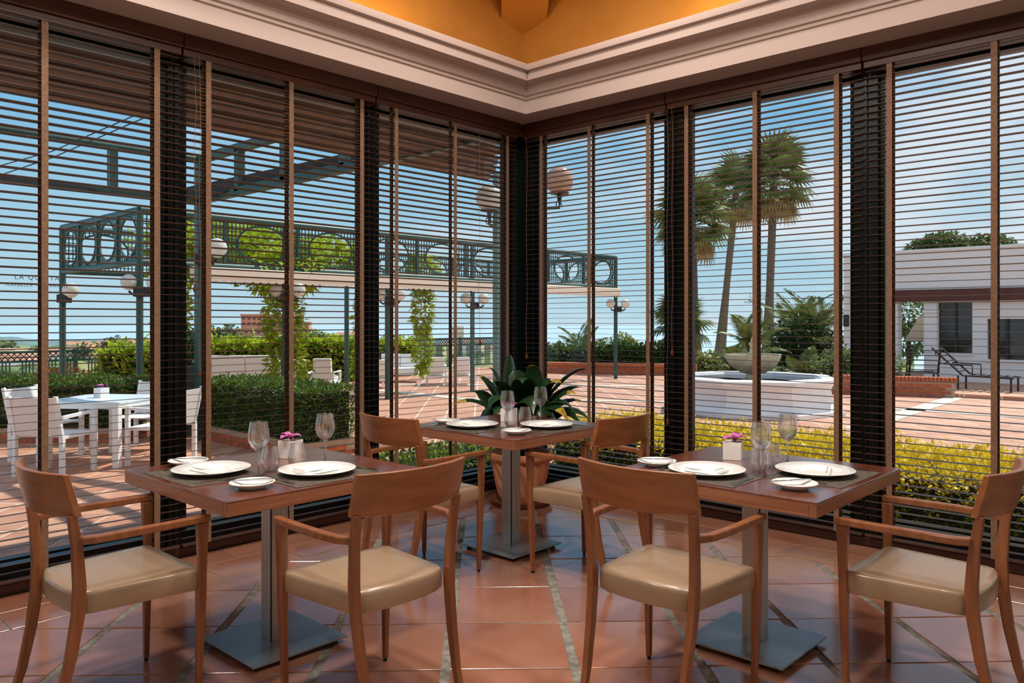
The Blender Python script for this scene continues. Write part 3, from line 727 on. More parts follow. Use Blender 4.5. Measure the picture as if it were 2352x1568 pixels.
# ---------------------------------------------------------------- foliage helpers
def sphere_dir():
    z = random.uniform(-1, 1); a = random.uniform(0, 2*math.pi); q = math.sqrt(1-z*z); return Vector((q*math.cos(a), q*math.sin(a), z))
def hedge(name, label, c, sx, sy, sz, rz, m, n, leaf=.05, base=None, z0=ZG, rough=.03, cat='hedge', group=None, bricks=None):
    r = thing(name, label, cat, (c[0], c[1], z0), rz, group)
    h0 = base or 0.0
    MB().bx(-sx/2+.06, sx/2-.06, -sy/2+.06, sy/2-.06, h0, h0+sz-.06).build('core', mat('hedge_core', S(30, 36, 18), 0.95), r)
    mb = MB()
    A = [sx*sy, 2*sx*sz, 2*sy*sz]; tot = sum(A)
    for _ in range(n):
        q = random.uniform(0, tot); e = random.gauss(0, rough)-leaf*.4
        if q < A[0]: p = Vector((random.uniform(-sx/2, sx/2), random.uniform(-sy/2, sy/2), h0+sz+e)); nn = Vector((0, 0, 1))
        elif q < A[0]+A[1]: s = random.choice((-1, 1)); p = Vector((random.uniform(-sx/2, sx/2), s*(sy/2+e), h0+sz*random.random())); nn = Vector((0, s, .3))
        else: s = random.choice((-1, 1)); p = Vector((s*(sx/2+e), random.uniform(-sy/2, sy/2), h0+sz*random.random())); nn = Vector((s, 0, .3))
        p.z += rough*1.2*noise.noise(p*3)
        mb.leaf(p, nn+sphere_dir()*.9, leaf*random.uniform(.7, 1.3), leaf*.55)
    mb.build('foliage', m, r, fix=False)
    if base: brick_base(r, sx+.06, sy+.06, base)
    return r
def brick_base(r, sx, sy, h, bl=.24, bh=.058):
    MB().bx(-sx/2+.012, sx/2-.012, -sy/2+.012, sy/2-.012, 0, h-.004).build('planter_core', M_mortar, r)
    src = None
    for k in range(int(h/(bh+.01))):
        z = k*(bh+.01)+bh/2; off = bl/2 if k % 2 else 0
        for (L, ax, s) in ((sx, 0, -1), (sx, 0, 1), (sy, 1, -1), (sy, 1, 1)):
            nb = int(L/(bl+.01))
            for i in range(nb):
                t = -L/2+bl/2+i*(bl+.01)+off
                if t+bl/2 > L/2: continue
                loc = (t, s*(sy/2-.05), z) if ax == 0 else (s*(sx/2-.05), t, z)
                rzz = 0 if ax == 0 else math.pi/2
                p = r.matrix_basis @ Vector(loc); 
                if depth(p) > 13: continue
                if src is None: src = MB().box((0, 0, 0), (bl, .1, bh)).build('brick', M_brick, r, loc=loc); src.rotation_euler.z = rzz
                else: inst(src, 'brick', r, loc, rzz)
def blob(mb, c, rx, ry, rz, n, leaf, hollow=.55, w=.5):
    for _ in range(n):
        d = sphere_dir(); q = random.uniform(hollow, 1.0)*(1+.25*noise.noise(d*2.3+Vector(c)))
        p = Vector((c[0]+d.x*rx*q, c[1]+d.y*ry*q, c[2]+d.z*rz*q)); mb.leaf(p, d+sphere_dir()*.9, leaf*random.uniform(.7, 1.3), leaf*w, .2)
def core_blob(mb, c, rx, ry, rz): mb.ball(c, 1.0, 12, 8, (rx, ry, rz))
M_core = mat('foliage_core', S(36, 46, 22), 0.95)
def bush(name, label, c, blobs, m, leaf=.12, trunk=None, cat='bush', group=None, core=True, w=.5):
    r = thing(name, label, cat, c, 0, group); mb = MB(); cb = MB()
    for (o, rx, ry, rz, n) in blobs:
        blob(mb, o, rx, ry, rz, n, leaf, w=w)
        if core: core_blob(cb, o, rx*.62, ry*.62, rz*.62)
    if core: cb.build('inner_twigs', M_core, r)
    mb.build('foliage', m, r, fix=False)
    if trunk: MB().tube([(0, 0, 0), (.05, .02, trunk*.5), (0, 0, trunk)], [trunk*.05+.03, trunk*.035+.02, trunk*.02+.02], 8).build('trunk', M_barkd, r, smooth=60)
    return r

# ---------------------------------------------------------------- hedges near the house
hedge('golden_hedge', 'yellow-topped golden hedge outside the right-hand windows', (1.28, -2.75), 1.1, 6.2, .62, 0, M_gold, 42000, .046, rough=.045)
hedge('box_hedge', 'low leafy green hedge outside the window left of the potted plant', (-0.05, 0.95), 1.25, .6, .42, 0, M_gold if False else leafmat('box_leaf', (70, 100, 30), (140, 160, 50), 8), 4200, .055, rough=.05)
hedge('box_hedge', 'clipped dark green hedge with brick base, between planter and white loungers', (0.47, 4.87), .74, 2.6, .62, 0, M_hedge, 13000, .05, base=.2)
ha = P(72, 11.15); hedge('box_hedge', 'clipped dark green hedge behind the white outdoor table', (ha.x, ha.y), 3.0, .85, .62, math.atan2(RT.y, RT.x), M_hedge, 15000, .05, base=.2)
# planter with a bush
pc = P(416, 11.35)
r = thing('tall_planter', 'tall dark grey square planter beside the green hedge', 'planter', (pc.x, pc.y, ZG)); 
MB().add([(a*w, b*w, z) for z, w in ((0, .24), (1.02, .31)) for a, b in ((-1, -1), (1, -1), (1, 1), (-1, 1))], [(3, 2, 1, 0), (4, 5, 6, 7), (0, 1, 5, 4), (1, 2, 6, 5), (2, 3, 7, 6), (3, 0, 4, 7)]).build('body', M_grey, r, bevel=.01)
MB().bx(-.29, .29, -.29, .29, 1.0, 1.03).build('soil', M_soil, r)
bush('planter_bush', 'dark green bush growing in the tall grey planter', (pc.x, pc.y, ZG+1.02), [((0, 0, .25), .36, .36, .32, 1500)], M_dleaf, .07)

# ---------------------------------------------------------------- white outdoor table and chairs
TC = Vector((-1.5, 5.28, ZG)); TR = R3(36)
r = thing('outdoor_table', 'square white outdoor table on the terrace in front of the hedge', 'table', TC, TR)
MB().bx(-.5, .5, -.5, .5, .715, .735).build('top', M_wtop, r, bevel=.003)
MB().bx(-.49, .49, -.49, .49, .66, .715).build('apron', M_white, r)
for sx in (-1, 1):
    for sy in (-1, 1): MB().bx(sx*.46-.035, sx*.46+.035, sy*.46-.035, sy*.46+.035, 0, .66).build('leg', M_white, r)
v = thing('cube_vase', 'white cube vase on the outdoor table', 'vase', TC+Vector((.0, .1, .735)), .3); MB().bx(-.06, .06, -.06, .06, 0, .115).build('body', M_porc, v, bevel=.003)
orchid('pink orchid in the vase on the outdoor table', TC+Vector((0, .1, .735+.112)), .2, 1.5)
def outdoor_chair(label):
    r = thing('outdoor_armchair', label, 'chair', group='white terrace armchairs')
    MB().bx(-.25, .25, -.24, .25, .42, .435).build('seat', M_mesh, r, bevel=.004)
    MB().rings([[(-.25, -.24, .44), (-.25, -.262, .44), (-.25, -.345, .84), (-.25, -.325, .84)], [(.25, -.24, .44), (.25, -.262, .44), (.25, -.345, .84), (.25, -.325, .84)]]).build('backrest', M_mesh, r)
    for s in (-1, 1):
        MB().bar((s*.28, .25, 0), (s*.28, .25, .64), .045).build('leg', M_white, r); MB().bar((s*.27, -.25, 0), (s*.27, -.25, .44), .045).build('leg', M_white, r)
        MB().bar((s*.265, -.245, .42), (s*.265, -.345, .86), .035).build('back_post', M_white, r)
        MB().bar((s*.28, -.30, .63), (s*.28, .27, .65), .05, .03).build('arm', M_white, r); MB().bar((s*.27, -.26, .42), (s*.27, .26, .42), .035).build('side_rail', M_white, r)
    return r
oc = None
for (dx, dy, a, l) in ((-.78, .05, -90, 'white outdoor armchair at the left end of the outdoor table'), (.0, -.72, 0, 'white outdoor armchair with its back to us before the outdoor table'),
                       (.80, .0, 90, 'white outdoor armchair at the right of the outdoor table'), (.05, .78, 180, 'white outdoor armchair on the hedge side of the outdoor table')):
    q = TC + Matrix.Rotation(TR, 3, 'Z') @ Vector((dx, dy, 0)); rz = TR+R3(a)
    if oc is None: oc = outdoor_chair(l); oc.location = q; oc.rotation_euler.z = rz
    else: dup(oc, q, rz, l)

# ---------------------------------------------------------------- slatted awning, girder frame
r = thing('slatted_awning', 'brown slatted shade roof over the left windows', 'awning', (0, 0, 0))
n = 9; y0, y1, zA = .70, 1.86, 3.04
for k in range(n):
    y = y0+(y1-y0)*(k+.5)/n; z = zA+.012*math.sin(k*2.1)
    xe = onY(1140-2*k, y); MB().box(((xe-8.1)/2, y, z), (xe+8.1, (y1-y0)/n-.002, .03), Matrix.Rotation(.05, 3, 'X')).build('slat', M_awn, r)
for x in (-7.5, -4.6, -2.35, -.75, .25): MB().bar((x, .2, 3.13), (x, 1.85, 3.13), .07, .09).build('rafter', M_green if x < 0 else M_awn, r)
MB().bx(-8, .3, .62, .69, 3.05, 3.15).build('edge_beam', mat('pale_rail', S(168, 168, 156), .6), r)
sc = P(1142, 8.85)
r = thing('steel_column', 'green steel column just outside the room corner', 'column', (sc.x, sc.y, ZG))
MB().bx(-.036, .036, -.036, .036, 0, 3.30).build('shaft', mat('pale_green_paint', S(92, 124, 116), .5), r, bevel=.004); MB().bx(-.09, .09, -.09, .09, 0, .03).build('foot_plate', M_green, r)
def sconce(label, g, col, m, rad):
    r = thing('globe_lamp', label, 'lamp', g, 0, 'globe wall lamps'); c = Vector((col[0], col[1], g[2]-.30))-Vector(g); c -= Vector((c.x, c.y, 0)).normalized()*.045
    MB().ball((0, 0, 0), rad, 24, 16).build('globe', m, r, smooth=80)
    MB().lathe([(.10, -rad*.95), (.11, -rad*.88), (.09, -rad*.85), (.03, -rad*1.05), (.02, -rad*1.5), (.001, -rad*1.5)], 14).build('gallery', M_iron, r, smooth=40)
    MB().tube([(0, 0, -rad*1.45), (0, 0, -rad*1.9), Vector((0, 0, -rad*1.95))*.6+c*.4, c], .018, 8).build('arm', M_green, r, smooth=60)
    pts = [(.06*math.cos(t*.7)*(1-t*.09)-.02, 0, -rad*1.75+.06*math.sin(t*.7)*(1-t*.09)) for t in range(10)]
    MB().tube(pts, .006, 6).build('scroll', M_iron, r)
    return r
d = 8.75; g1 = P(1124, d, Zat(455, d)); g2 = P(1285, d, Zat(415, d))
sconce('cream globe lamp left of the corner post', g1, sc, M_globe, .15); sconce('pinkish globe lamp right of the corner post', g2, sc+Vector((.06, 0, 0)), M_globe2, .155)
# girder
gp = P(459, 11.0); GZ0, GZ1 = 3.06, 3.62
r = thing('steel_pergola', 'dark green steel girder frame above the terrace', 'pergola', (gp.x, gp.y, ZG))
zl, zu = GZ0-ZG, GZ1-ZG
for z, rr in ((zl, .05), (zu, .05)):
    MB().tube([(-10, 0, z), (0, 0, z)], rr, 10).build('rail', M_green, r, smooth=60)
    MB().bar((0, 0, z), (0, -gp.y+.2, z), .10).build('cross_rail', M_green, r)
for x in (-8, -6.4, -4.8, -3.2, -1.15, 0): MB().bar((x, 0, zl), (x, 0, zu), .10).build('upright', M_green, r)
for y in (-1.1, -2.2, -3.4, -4.6): MB().bar((0, y, zl), (0, y, zu), .10).build('upright', M_green, r)
MB().bar((0, 0, 0), (0, 0, zu), .11).build('post', M_green, r)
MB().bar((-.3, 0, zl+.02), (1.5, -gp.y+.6, zu-.05), .12, .16).build('brace', M_iron, r)
MB().bar((-3.4, -.3, zl-.05), (-.6, .1, zl-.02), .05).build('awning_arm', M_iron, r)
for k in (0, .25): tag(MB().tube([P(-150, 9, Zat(452-k*120, 9)), P(120, 8.2, Zat(362-k*60, 8.2)), P(360, 7.2, Zat(258-k*60, 7.2))], .006, 5).build('cable', M_iron), 'thin overhead cable crossing the upper left window, %s of the two' % ('lower' if k == 0 else 'upper'), 'cable')

# ---------------------------------------------------------------- big pergola with lattice bands
A0 = Vector((.30, 8.75, ZG)); LX, LY = 13.3, 3.65; PZ0, PZ1 = 2.36-ZG, 3.22-ZG
r = thing('lattice_pergola', 'long green pergola with latticed circle panels across the terrace', 'pergola', A0)
def rail(a, b): MB().tube([a, b], .055, 8).build('rail', M_green, r, smooth=60)
for z in (PZ0, PZ1):
    rail((0, 0, z), (LX, 0, z)); rail((0, 0, z), (0, LY, z)); rail((0, LY, z), (LX, LY, z)); rail((LX, 0, z), (LX, LY, z))
px_posts = [335, 655, 890, 1085, 1383]
fx = [max(0, min(LX, onY(p, A0.y)-A0.x)) for p in px_posts]; fx[0] = 0; fx[-1] = LX
for x in fx: MB().tube([(x, 0, 0), (x, 0, PZ1)], .055, 10).build('post', M_green, r, smooth=60)
for x in (0, LX/2, LX): MB().tube([(x, LY, 0), (x, LY, PZ1)], .06, 10).build('post', M_green, r, smooth=60)
def ring(c, ax, ru, rz):
    pts = [Vector(c)+(Vector((math.cos(t)*ru, 0, math.sin(t)*rz)) if ax == 0 else Vector((0, math.cos(t)*ru, math.sin(t)*rz))) for t in [2*math.pi*k/32 for k in range(33)]]
    MB().tube(pts, .02, 6).build('ring', M_green, r, smooth=60)
def lattice(a, L, ax, pan=1.5, ru=.50, step=.075, w=.016):
    mb = MB(); H = PZ1-PZ0; rz = H*.39; npan = max(1, round(L/pan)); pw = L/npan; ru = min(ru, pw*.42)
    cs = [(i+.5)*pw for i in range(npan)]
    def pt(u, z): return (a[0]+u, a[1], z) if ax == 0 else (a[0], a[1]+u, z)
    def inside(u, z): return any(((u-c)/ru)**2+((z-(PZ0+PZ1)/2)/rz)**2 < 1 for c in cs)
    def strip(f, lo, hi):
        n = 50; run = None
        for k in range(n+1):
            t = lo+(hi-lo)*k/n; p = f(t); ok = not inside(*p)
            if ok and run is None: run = t
            if (not ok or k == n) and run is not None:
                if t-run > .02: mb.bar(pt(*f(run)), pt(*f(t)), w, w)
                run = None
    u = step/2
    while u < L: strip(lambda t, u=u: (u, t), PZ0, PZ1); u += step
    z = PZ0+step/2
    while z < PZ1:
        for i in range(npan): strip(lambda t, z=z: (t, z), i*pw, (i+1)*pw)
        z += step
    o = mb.build('lattice', M_green, r); o['kind'] = 'stuff'
    for i, c in enumerate(cs):
        ring(pt(c, (PZ0+PZ1)/2), ax, ru, rz)
        if i: MB().bar(pt(i*pw, PZ0), pt(i*pw, PZ1), .06).build('panel_post', M_green, r)
lattice((0, 0, 0), LX, 0); lattice((0, 0, 0), LY, 1, .92, .36); lattice((0, LY, 0), LX, 0); lattice((LX, 0, 0), LY, 1, .92, .36)
# cream awning cassette under the front band
aw = thing('awning_cassette', 'cream awning with scalloped edge under the pergola band', 'awning', A0+Vector((.8, -.16, 0)))
z = 2.13-ZG; MB().bx(0, LX-.9, -.09, .09, z, z+.19).build('cassette', M_cream, aw, bevel=.02)
mb = MB(); nx = 80; wl_ = (LX-.9)/nx
for k in range(nx):
    x = k*wl_; mb.rings([[(x+wl_*t, -.08, z), (x+wl_*t, -.08, z-.035-.03*math.sin(math.pi*t))] for t in (0, .25, .5, .75, 1)], close=False)
mb.build('valance', M_cream, aw, fix=False)
# lamps on the pergola posts
def post_lamp(label, base, z, n, rad=.13, off=.21):
    r = thing('globe_lantern', label, 'lamp', (base[0], base[1], z), math.atan2(RT.y, RT.x), 'globe lanterns on the pergola posts')
    MB().bx(-.1, .1, -.1, .1, -.24, -.08).build('bracket', M_iron, r, bevel=.01)
    for s in ((-1, 1) if n == 2 else (1,)):
        MB().tube([(0, 0, -.16), (s*off*.7, 0, -.20), (s*off, 0, -rad-.02)], .02, 6).build('arm', M_iron, r); MB().ball((s*off, 0, 0), rad, 18, 12).build('globe', M_globe, r, smooth=80)
for p, y, n, l in ((335, 648, 2, 'pair of white globes on the pergola corner post'), (655, 666, 2, 'pair of white globes on the vine-covered pergola post'), (890, 676, 2, 'pair of white globes on the second pergola post left of the corner'), (1085, 686, 2, 'pair of white globes on the pergola post left of the room corner post'), (1383, 697, 2, 'pair of white globes on the rightmost pergola post')):
    x = A0.x+fx[px_posts.index(p)]; dd = depth((x, A0.y, 0)); post_lamp(l, (x, A0.y-.08), Zat(y, dd), n)
dd = depth((A0.x, A0.y+LY, 0)); post_lamp('single white globe on the far left pergola post', (A0.x, A0.y+LY-.1), Zat(667, dd), 1, .15, .12)
post_lamp('large white globe on the girder post above the planter', (gp.x+.02, gp.y-.1), Zat(570, 11.0), 1, .135, .17)
# vines on the pergola
for pxp, bl, l in ((655, [((0, 0, 2.6), .95, .5, .5, 1500), ((0, 0, 1.6), .4, .4, .7, 900), ((.1, 0, .7), .4, .4, .6, 800), ((-1.1, .9, 3.1), 1.3, .9, .5, 2600), ((1.5, 1.0, 3.0), 1.2, .9, .45, 2200), ((.2, 1.2, 3.1), 1.2, .9, .45, 1800)], 'lime green vine climbing the pergola post behind the wine glasses'),
                   (1000, [((0, .4, 2.75), .45, .4, .45, 700), ((0, .4, 1.9), .26, .26, .7, 600), ((0, .4, 1.0), .22, .22, .6, 400)], 'slim green vine column hanging beneath the pergola'),
                   (425, [((0, .4, 2.7), .4, .4, .5, 600), ((0, .4, 1.7), .28, .28, .7, 700), ((0, .4, .9), .3, .3, .5, 500)], 'narrow yellow-green vine above the grey planter'),
                   (862, [((0, .3, 1.8), .22, .22, .7, 450), ((0, .3, .9), .25, .25, .5, 400), ((0, .4, 2.8), .3, .3, .4, 300)], 'slender vine beside the window post left of the corner')):
    x = onY(pxp, A0.y+.3); bush('climbing_vine', l, (x, A0.y+.35, ZG), bl, M_lime, .14, cat='vine', group='climbing vines', core=False)
def bandhedge(label, p0, p1, d0, d1, h, m, n, leaf=.16, th=.7, z0=ZG):
    a = P(p0, d0); b = P(p1, d1); c = (a+b)/2; dv = b-a
    return hedge('vine_hedge', label, (c.x, c.y), dv.length, th, h, math.atan2(dv.y, dv.x), m, n, leaf, z0=z0, rough=.09)
bandhedge('lime green vine hedge behind the white sofas', 478, 815, 22, 22, 1.05, M_lime, 9000)
bandhedge('lime green vine patch left of the grey planter', 245, 372, 17.5, 17.5, 1.0, M_lime, 3500)
bandhedge('lime green hedge left of the slim vine column', 862, 950, 24.4, 24.4, .95, M_lime, 2500)
bandhedge('dark clipped hedge behind the low brick wall', 1245, 1530, 27, 27, .72, M_hedge, 4500)
# fences
def fence(label, p0, p1, y, h):
    a = Vector((onY(p0, y), y, ZG)); b = Vector((onY(p1, y), y, ZG)); dv = b-a; L = dv.length
    r = thing('lattice_fence', label, 'fence', a, math.atan2(dv.y, dv.x)); 
    for z in (h, h*.78, .12): MB().bx(0, L, -.02, .02, z-.025, z+.025).build('rail', M_green, r)
    mb = MB(); x = 0
    while x < L:
        for k in range(4): mb.bx(x+k*.07-.012, x+k*.07+.012, -.012, .012, .1, h*.8)
        x += .46
    k = 0
    while k*.12 < L:
        mb.bar((k*.12, 0, h*.78), (k*.12+.2, 0, h), .018); mb.bar((k*.12+.2, 0, h*.78), (k*.12, 0, h), .018); k += 1
    o = mb.build('pickets', M_green, r); o['kind'] = 'stuff'
    for i in range(int(L/2)+1): MB().bx(i*2-.04, i*2+.04, -.04, .04, 0, h+.05).build('post', M_green, r)
fence('green lattice fence at the terrace edge, far left', -60, 345, 15.5, .95); fence('green lattice fence behind the white armchairs', 955, 1135, 15.4, 1.05)
bush('flower_bush', 'reddish green bush in front of the left fence', P(140, 17.5, ZG), [((0, 0, .25), .9, .5, .4, 900)], leafmat('red_green_leaf', (110, 110, 40), (150, 70, 50), 4), .12)

# ---------------------------------------------------------------- white lounge furniture
def lounge(name, label, w, loc, rz, back=.62):
    r = thing(name, label, 'sofa' if w > 1 else 'armchair', loc, rz, 'white lounge furniture')
    MB().bx(-w/2+.05, w/2-.05, -.32, .35, .24, .38).build('seat_cushion', M_wcush, r, bevel=.03)
    nb = 2 if w > 1 else 1
    for k in range(nb):
        x0 = -w/2+.05+(w-.1)*k/nb; x1 = -w/2+.05+(w-.1)*(k+1)/nb
        MB().rings([[(x0+.005, -.26, .3), (x0+.005, -.40, .3), (x0+.005, -.48, back), (x0+.005, -.36, back)], [(x1-.005, -.26, .3), (x1-.005, -.40, .3), (x1-.005, -.48, back), (x1-.005, -.36, back)]]).build('back_cushion', M_wcush, r, bevel=.02)
    for s in (-1, 1):
        x = s*(w/2-.02)
        for y in (-.4, .36): MB().bx(x-.02, x+.02, y-.02, y+.02, 0, .47).build('leg', M_white, r)
        MB().bx(x-.025, x+.025, -.42, .38, .46, .49).build('arm', M_white, r)
    MB().bx(-w/2, w/2, -.4, .36, .2, .24).build('base_frame', M_white, r)
    return r
face = math.atan2(FW.y, FW.x)-math.pi/2
lounge('lounge_sofa', 'white two-seat lounge sofa seen from behind, right of the planter', 1.66, P(575, 18.6, ZG), face+.06, .86)
lounge('lounge_armchair', 'white lounge armchair beside the hedge end, left of the pair', .52, P(692, 18.4, ZG), face, .78); lounge('lounge_armchair', 'white lounge armchair beside the hedge end, right of the pair', .52, P(750, 18.4, ZG), face, .80)
lounge('lounge_sofa', 'white lounge sofa left of the corner, facing us', 1.15, P(918, 21.6, ZG), face+math.pi+.1, .74)
lounge('lounge_armchair', 'white lounge armchair right of the facing sofa, left of the pair', .52, P(1002, 20.8, ZG), face+.08, .72); lounge('lounge_armchair', 'white lounge armchair right of the facing sofa, right of the pair', .52, P(1060, 20.8, ZG), face+.08, .72)
lounge('lounge_armchair', 'white armchair in front of the vine hedge, left of the dark window post', .6, P(862, 19.8, ZG), face+.4, .7)
r = thing('coffee_table', 'low white table between the lounge armchairs', 'table', P(720, 20.4, ZG)); MB().bx(-.25, .25, -.25, .25, .28, .31).build('top', M_white, r)
for a in (-1, 1):
    for b in (-1, 1): MB().bx(a*.22-.02, a*.22+.02, b*.22-.02, b*.22+.02, 0, .28).build('leg', M_white, r)
lounge('lounge_armchair', 'white chair back just above the left hedge, at the frame edge', .5, P(10, 15.2, ZG), face, .60)
lounge('lounge_armchair', 'white chair back just above the left hedge, right of the other', .5, P(79, 15.2, ZG), face, .60)
# ================================================================ fountain
FC = P(1730, 14.75, ZG)
r = thing('stone_fountain', 'white octagonal fountain with a stone bowl outside the right windows', 'fountain', FC, R3(8))
def octa(rad, lob=.12, n=64):
    out = []
    for k in range(n):
        a = 2*math.pi*k/n; q = a % (math.pi/4)-math.pi/8
        out.append((rad*math.cos(math.pi/8)/math.cos(q)*1.0, a))
    return out
def oring(rad, z): return [(q*math.cos(a), q*math.sin(a), z) for q, a in octa(rad)]
MB().rings([oring(1.62, 0), oring(1.62, .07), oring(1.52, .12), oring(1.42, .20), oring(1.38, .42), oring(1.40, .50), oring(1.50, .53), oring(1.53, .56), oring(1.53, .61), oring(1.48, .63), oring(1.25, .63), oring(1.22, .58), oring(1.22, .45)]).build('basin', M_white_paint, r, smooth=28)
MB().lathe([(.001, .50), (1.23, .50)], 32).build('water', mat('fountain_water', S(90, 120, 124), .08), r)
M_fst = mat('fountain_stone', S(206, 196, 166), .8, col2=S(176, 166, 138), scale=6)
MB().lathe([(.22, .4), (.24, .54), (.14, .59), (.12, .66), (.2, .70)], 20).build('pedestal', M_fst, r, smooth=40)
bz = .66; prof = [(.10, bz), (.22, bz+.03), (.38, bz+.13), (.47, bz+.25), (.50, bz+.34), (.50, bz+.37), (.46, bz+.37), (.42, bz+.30), (.2, bz+.2), (.01, bz+.18)]
n = 48; MB().rings([[((q*(1+.025*math.cos(12*2*math.pi*k/n)))*math.cos(2*math.pi*k/n), (q*(1+.025*math.cos(12*2*math.pi*k/n)))*math.sin(2*math.pi*k/n), z) for k in range(n)] for q, z in prof]).build('bowl', M_fst, r, smooth=40)
MB().lathe([(.11, bz+.18), (.11, bz+.37), (.07, bz+.42), (.055, bz+.52), (.085, bz+.56), (.05, bz+.60), (.035, bz+.68), (.001, bz+.72)], 16).build('finial', M_fst, r, smooth=40)

# ---------------------------------------------------------------- brick walls
def brickwall(name, label, a, b, h, th, build=True):
    a = Vector(a); b = Vector(b); dv = b-a; L = dv.length; r = thing(name, label, 'wall', a, math.atan2(dv.y, dv.x))
    MB().bx(0, L, -th/2+.012, th/2-.012, 0, h-.1).build('core', M_mortar, r)
    bl, bh = .24, .06; src = None; sol = None
    rows = int((h-.1)/(bh+.012))
    for k in range(rows):
        x = (bl/2 if k % 2 else 0)
        while x+bl <= L+.01:
            for s in (-1, 1):
                loc = (x+bl/2, s*(th/2-.05), k*(bh+.012)+bh/2)
                if src is None: src = MB().box((0, 0, 0), (bl, .1, bh)).build('brick', M_brick, r, loc=loc)
                elif s == (1 if dv.x*FW.y-dv.y*FW.x < 0 else -1) or x < .3 or x > L-.6: inst(src, 'brick', r, loc)
            x += bl+.012
    x = 0
    while x < L:                            # soldier course on top
        loc = (x+.04, 0, h-.05)
        if sol is None: sol = MB().box((0, 0, 0), (.066, th+.05, .1)).build('coping_brick', M_brick, r, loc=loc)
        else: inst(sol, 'coping_brick', r, loc)
        x += .078
    return r
brickwall('brick_wall', 'low brick wall in front of the white building terrace', P(1912, 18.2, ZG), P(2192, 17.2, ZG), .42, .3)
b0, b1 = P(1235, 25.5, ZG), P(1600, 24.0, ZG); dv = b1-b0
r = thing('brick_wall', 'long low brick wall behind the fountain', 'wall', b0, math.atan2(dv.y, dv.x)); L = dv.length
MB().bx(0, L, -.15, .15, 0, .26).build('body', M_brick, r); MB().bx(0, L, -.2, .2, .26, .34).build('coping', mat('coping_terracotta', S(196, 112, 72), .8, col2=S(170, 92, 58), scale=14, stretch=(3, .2, .2)), r)

# ---------------------------------------------------------------- white porch building
BX = 18.0
yl = onX(1938, BX); gz = -.18
r = thing('porch_building', 'low white building with a brown porch beam and dark windows', 'building', (BX, 0, gz))
zz = lambda z: z-gz
zt = Zat(571, depth((BX, onX(2250, BX), 0)))-gz; zb1 = Zat(664, depth((BX, onX(2250, BX), 0)))-gz; zb0 = Zat(690, depth((BX, onX(2250, BX), 0)))-gz
MB().bx(0, 6, -7, yl, zb1, zt).build('parapet', M_house, r); MB().bx(-.05, 6.05, -7.05, yl+.05, zt, zt+.07).build('coping', M_house, r)
MB().bx(-.03, 0.02, -7, yl, zt-.42, zt-.36).build('string_course', M_house, r)
Yp = lambda p: onX(p, BX)
MB().bx(-.12, .2, -7, Yp(1958), zb0, zb1+.02).build('porch_beam', M_beam, r)
MB().bx(.0, .35, Yp(2008), yl, 0, zb1).build('pier', M_house, r); MB().bx(0, .35, Yp(2062), Yp(2022), 0, zb0).build('column', M_house, r); MB().bx(0, .35, Yp(2150), Yp(2122), 0, zb0).build('column', M_house, r)
MB().bx(-.05, .4, Yp(2153), Yp(2119), zb0-.3, zb0-.22).build('capital', M_house, r)
yw = Yp(2148)
wins = [(Yp(2232), Yp(2152), Zat(692, 20.5)-gz, Zat(811, 20.5)-gz), (Yp(2356), Yp(2266), Zat(732, 20)-gz, Zat(826, 20)-gz)]
y_ = yw
for (a, b, t, bo) in wins:
    MB().bx(.05, .3, b, y_, 0, zb1).build('wall', M_house, r); MB().bx(.05, .3, a, b, 0, bo).build('wall', M_house, r); MB().bx(.05, .3, a, b, t, zb1).build('wall', M_house, r)
    w = MB().bx(.2, .24, a, b, bo, t).build('window', mat('dark_window', S(26, 30, 32), .08, spec=.6), r)
    MB().bx(.15, .25, (a+b)/2-.03, (a+b)/2+.03, bo, t).build('mullion', M_house if b < yw-1.5 else M_dark, w); MB().bx(0.0, .3, a-.05, b+.05, bo-.06, bo).build('sill', M_house, w)
    y_ = a
MB().bx(.05, .3, -7, y_, 0, zb1).build('wall', M_house, r); MB().bx(5.6, 6, -7, 0.4, 0, zb1).build('rear_wall', M_house, r)
w = MB().bx(-.06, .03, Yp(1944)-.08, Yp(1944)+.08, Zat(750, 22)-gz, Zat(722, 22)-gz).build('wall_lamp', M_iron, r, bevel=.03)
structure(MB().bx(14.1, 26, -9, 3.2, ZG-.1, -.18+.001).build('terrace_platform', M_terr))
tag(MB().add([P(2078, 24, Zat(780, 24)), P(2128, 24, Zat(780, 24)), P(2122, 25.5, Zat(725, 25.5)), P(2112, 25.5, Zat(725, 25.5)), P(2078, 24, Zat(783, 24)), P(2128, 24, Zat(783, 24))], [(0, 1, 2, 3), (0, 4, 5, 1)]).build('porch_awning', M_cream), 'slanted cream awning seen through the porch opening', 'awning')
# loungers
def lounger(label, loc, rz):
    r = thing('sun_lounger', label, 'lounger', loc, rz, 'black iron sun loungers')
    for s in (-1, 1):
        MB().tube([(-.9, s*.3, .32), (.1, s*.3, .34), (.75, s*.3, .95)], .024, 6).build('side_rail', M_iron, r)
        for x in (-.85, .2): MB().tube([(x, s*.3, 0), (x, s*.3, .33)], .024, 6).build('leg', M_iron, r)
        MB().tube([(-.1, s*.34, .34), (-.1, s*.34, .58), (.5, s*.34, .6)], .02, 6).build('arm', M_iron, r)
    for k in range(6): x = -.8+k*.17; MB().bar((x, -.3, .34), (x, .3, .34), .06, .02).build('slat', M_iron, r)
    for k in range(5): t = .15+k*.19; MB().bar((.1+.65*t, -.3, .34+.61*t), (.1+.65*t, .3, .34+.61*t), .06, .02).build('slat', M_iron, r)
    return r
lounger('black iron sun lounger before the white porch, left of two', P(2120, 18.9, -.18), R3(200)); lounger('black iron sun lounger before the white porch, right of two', P(2232, 18.2, -.18), R3(88))

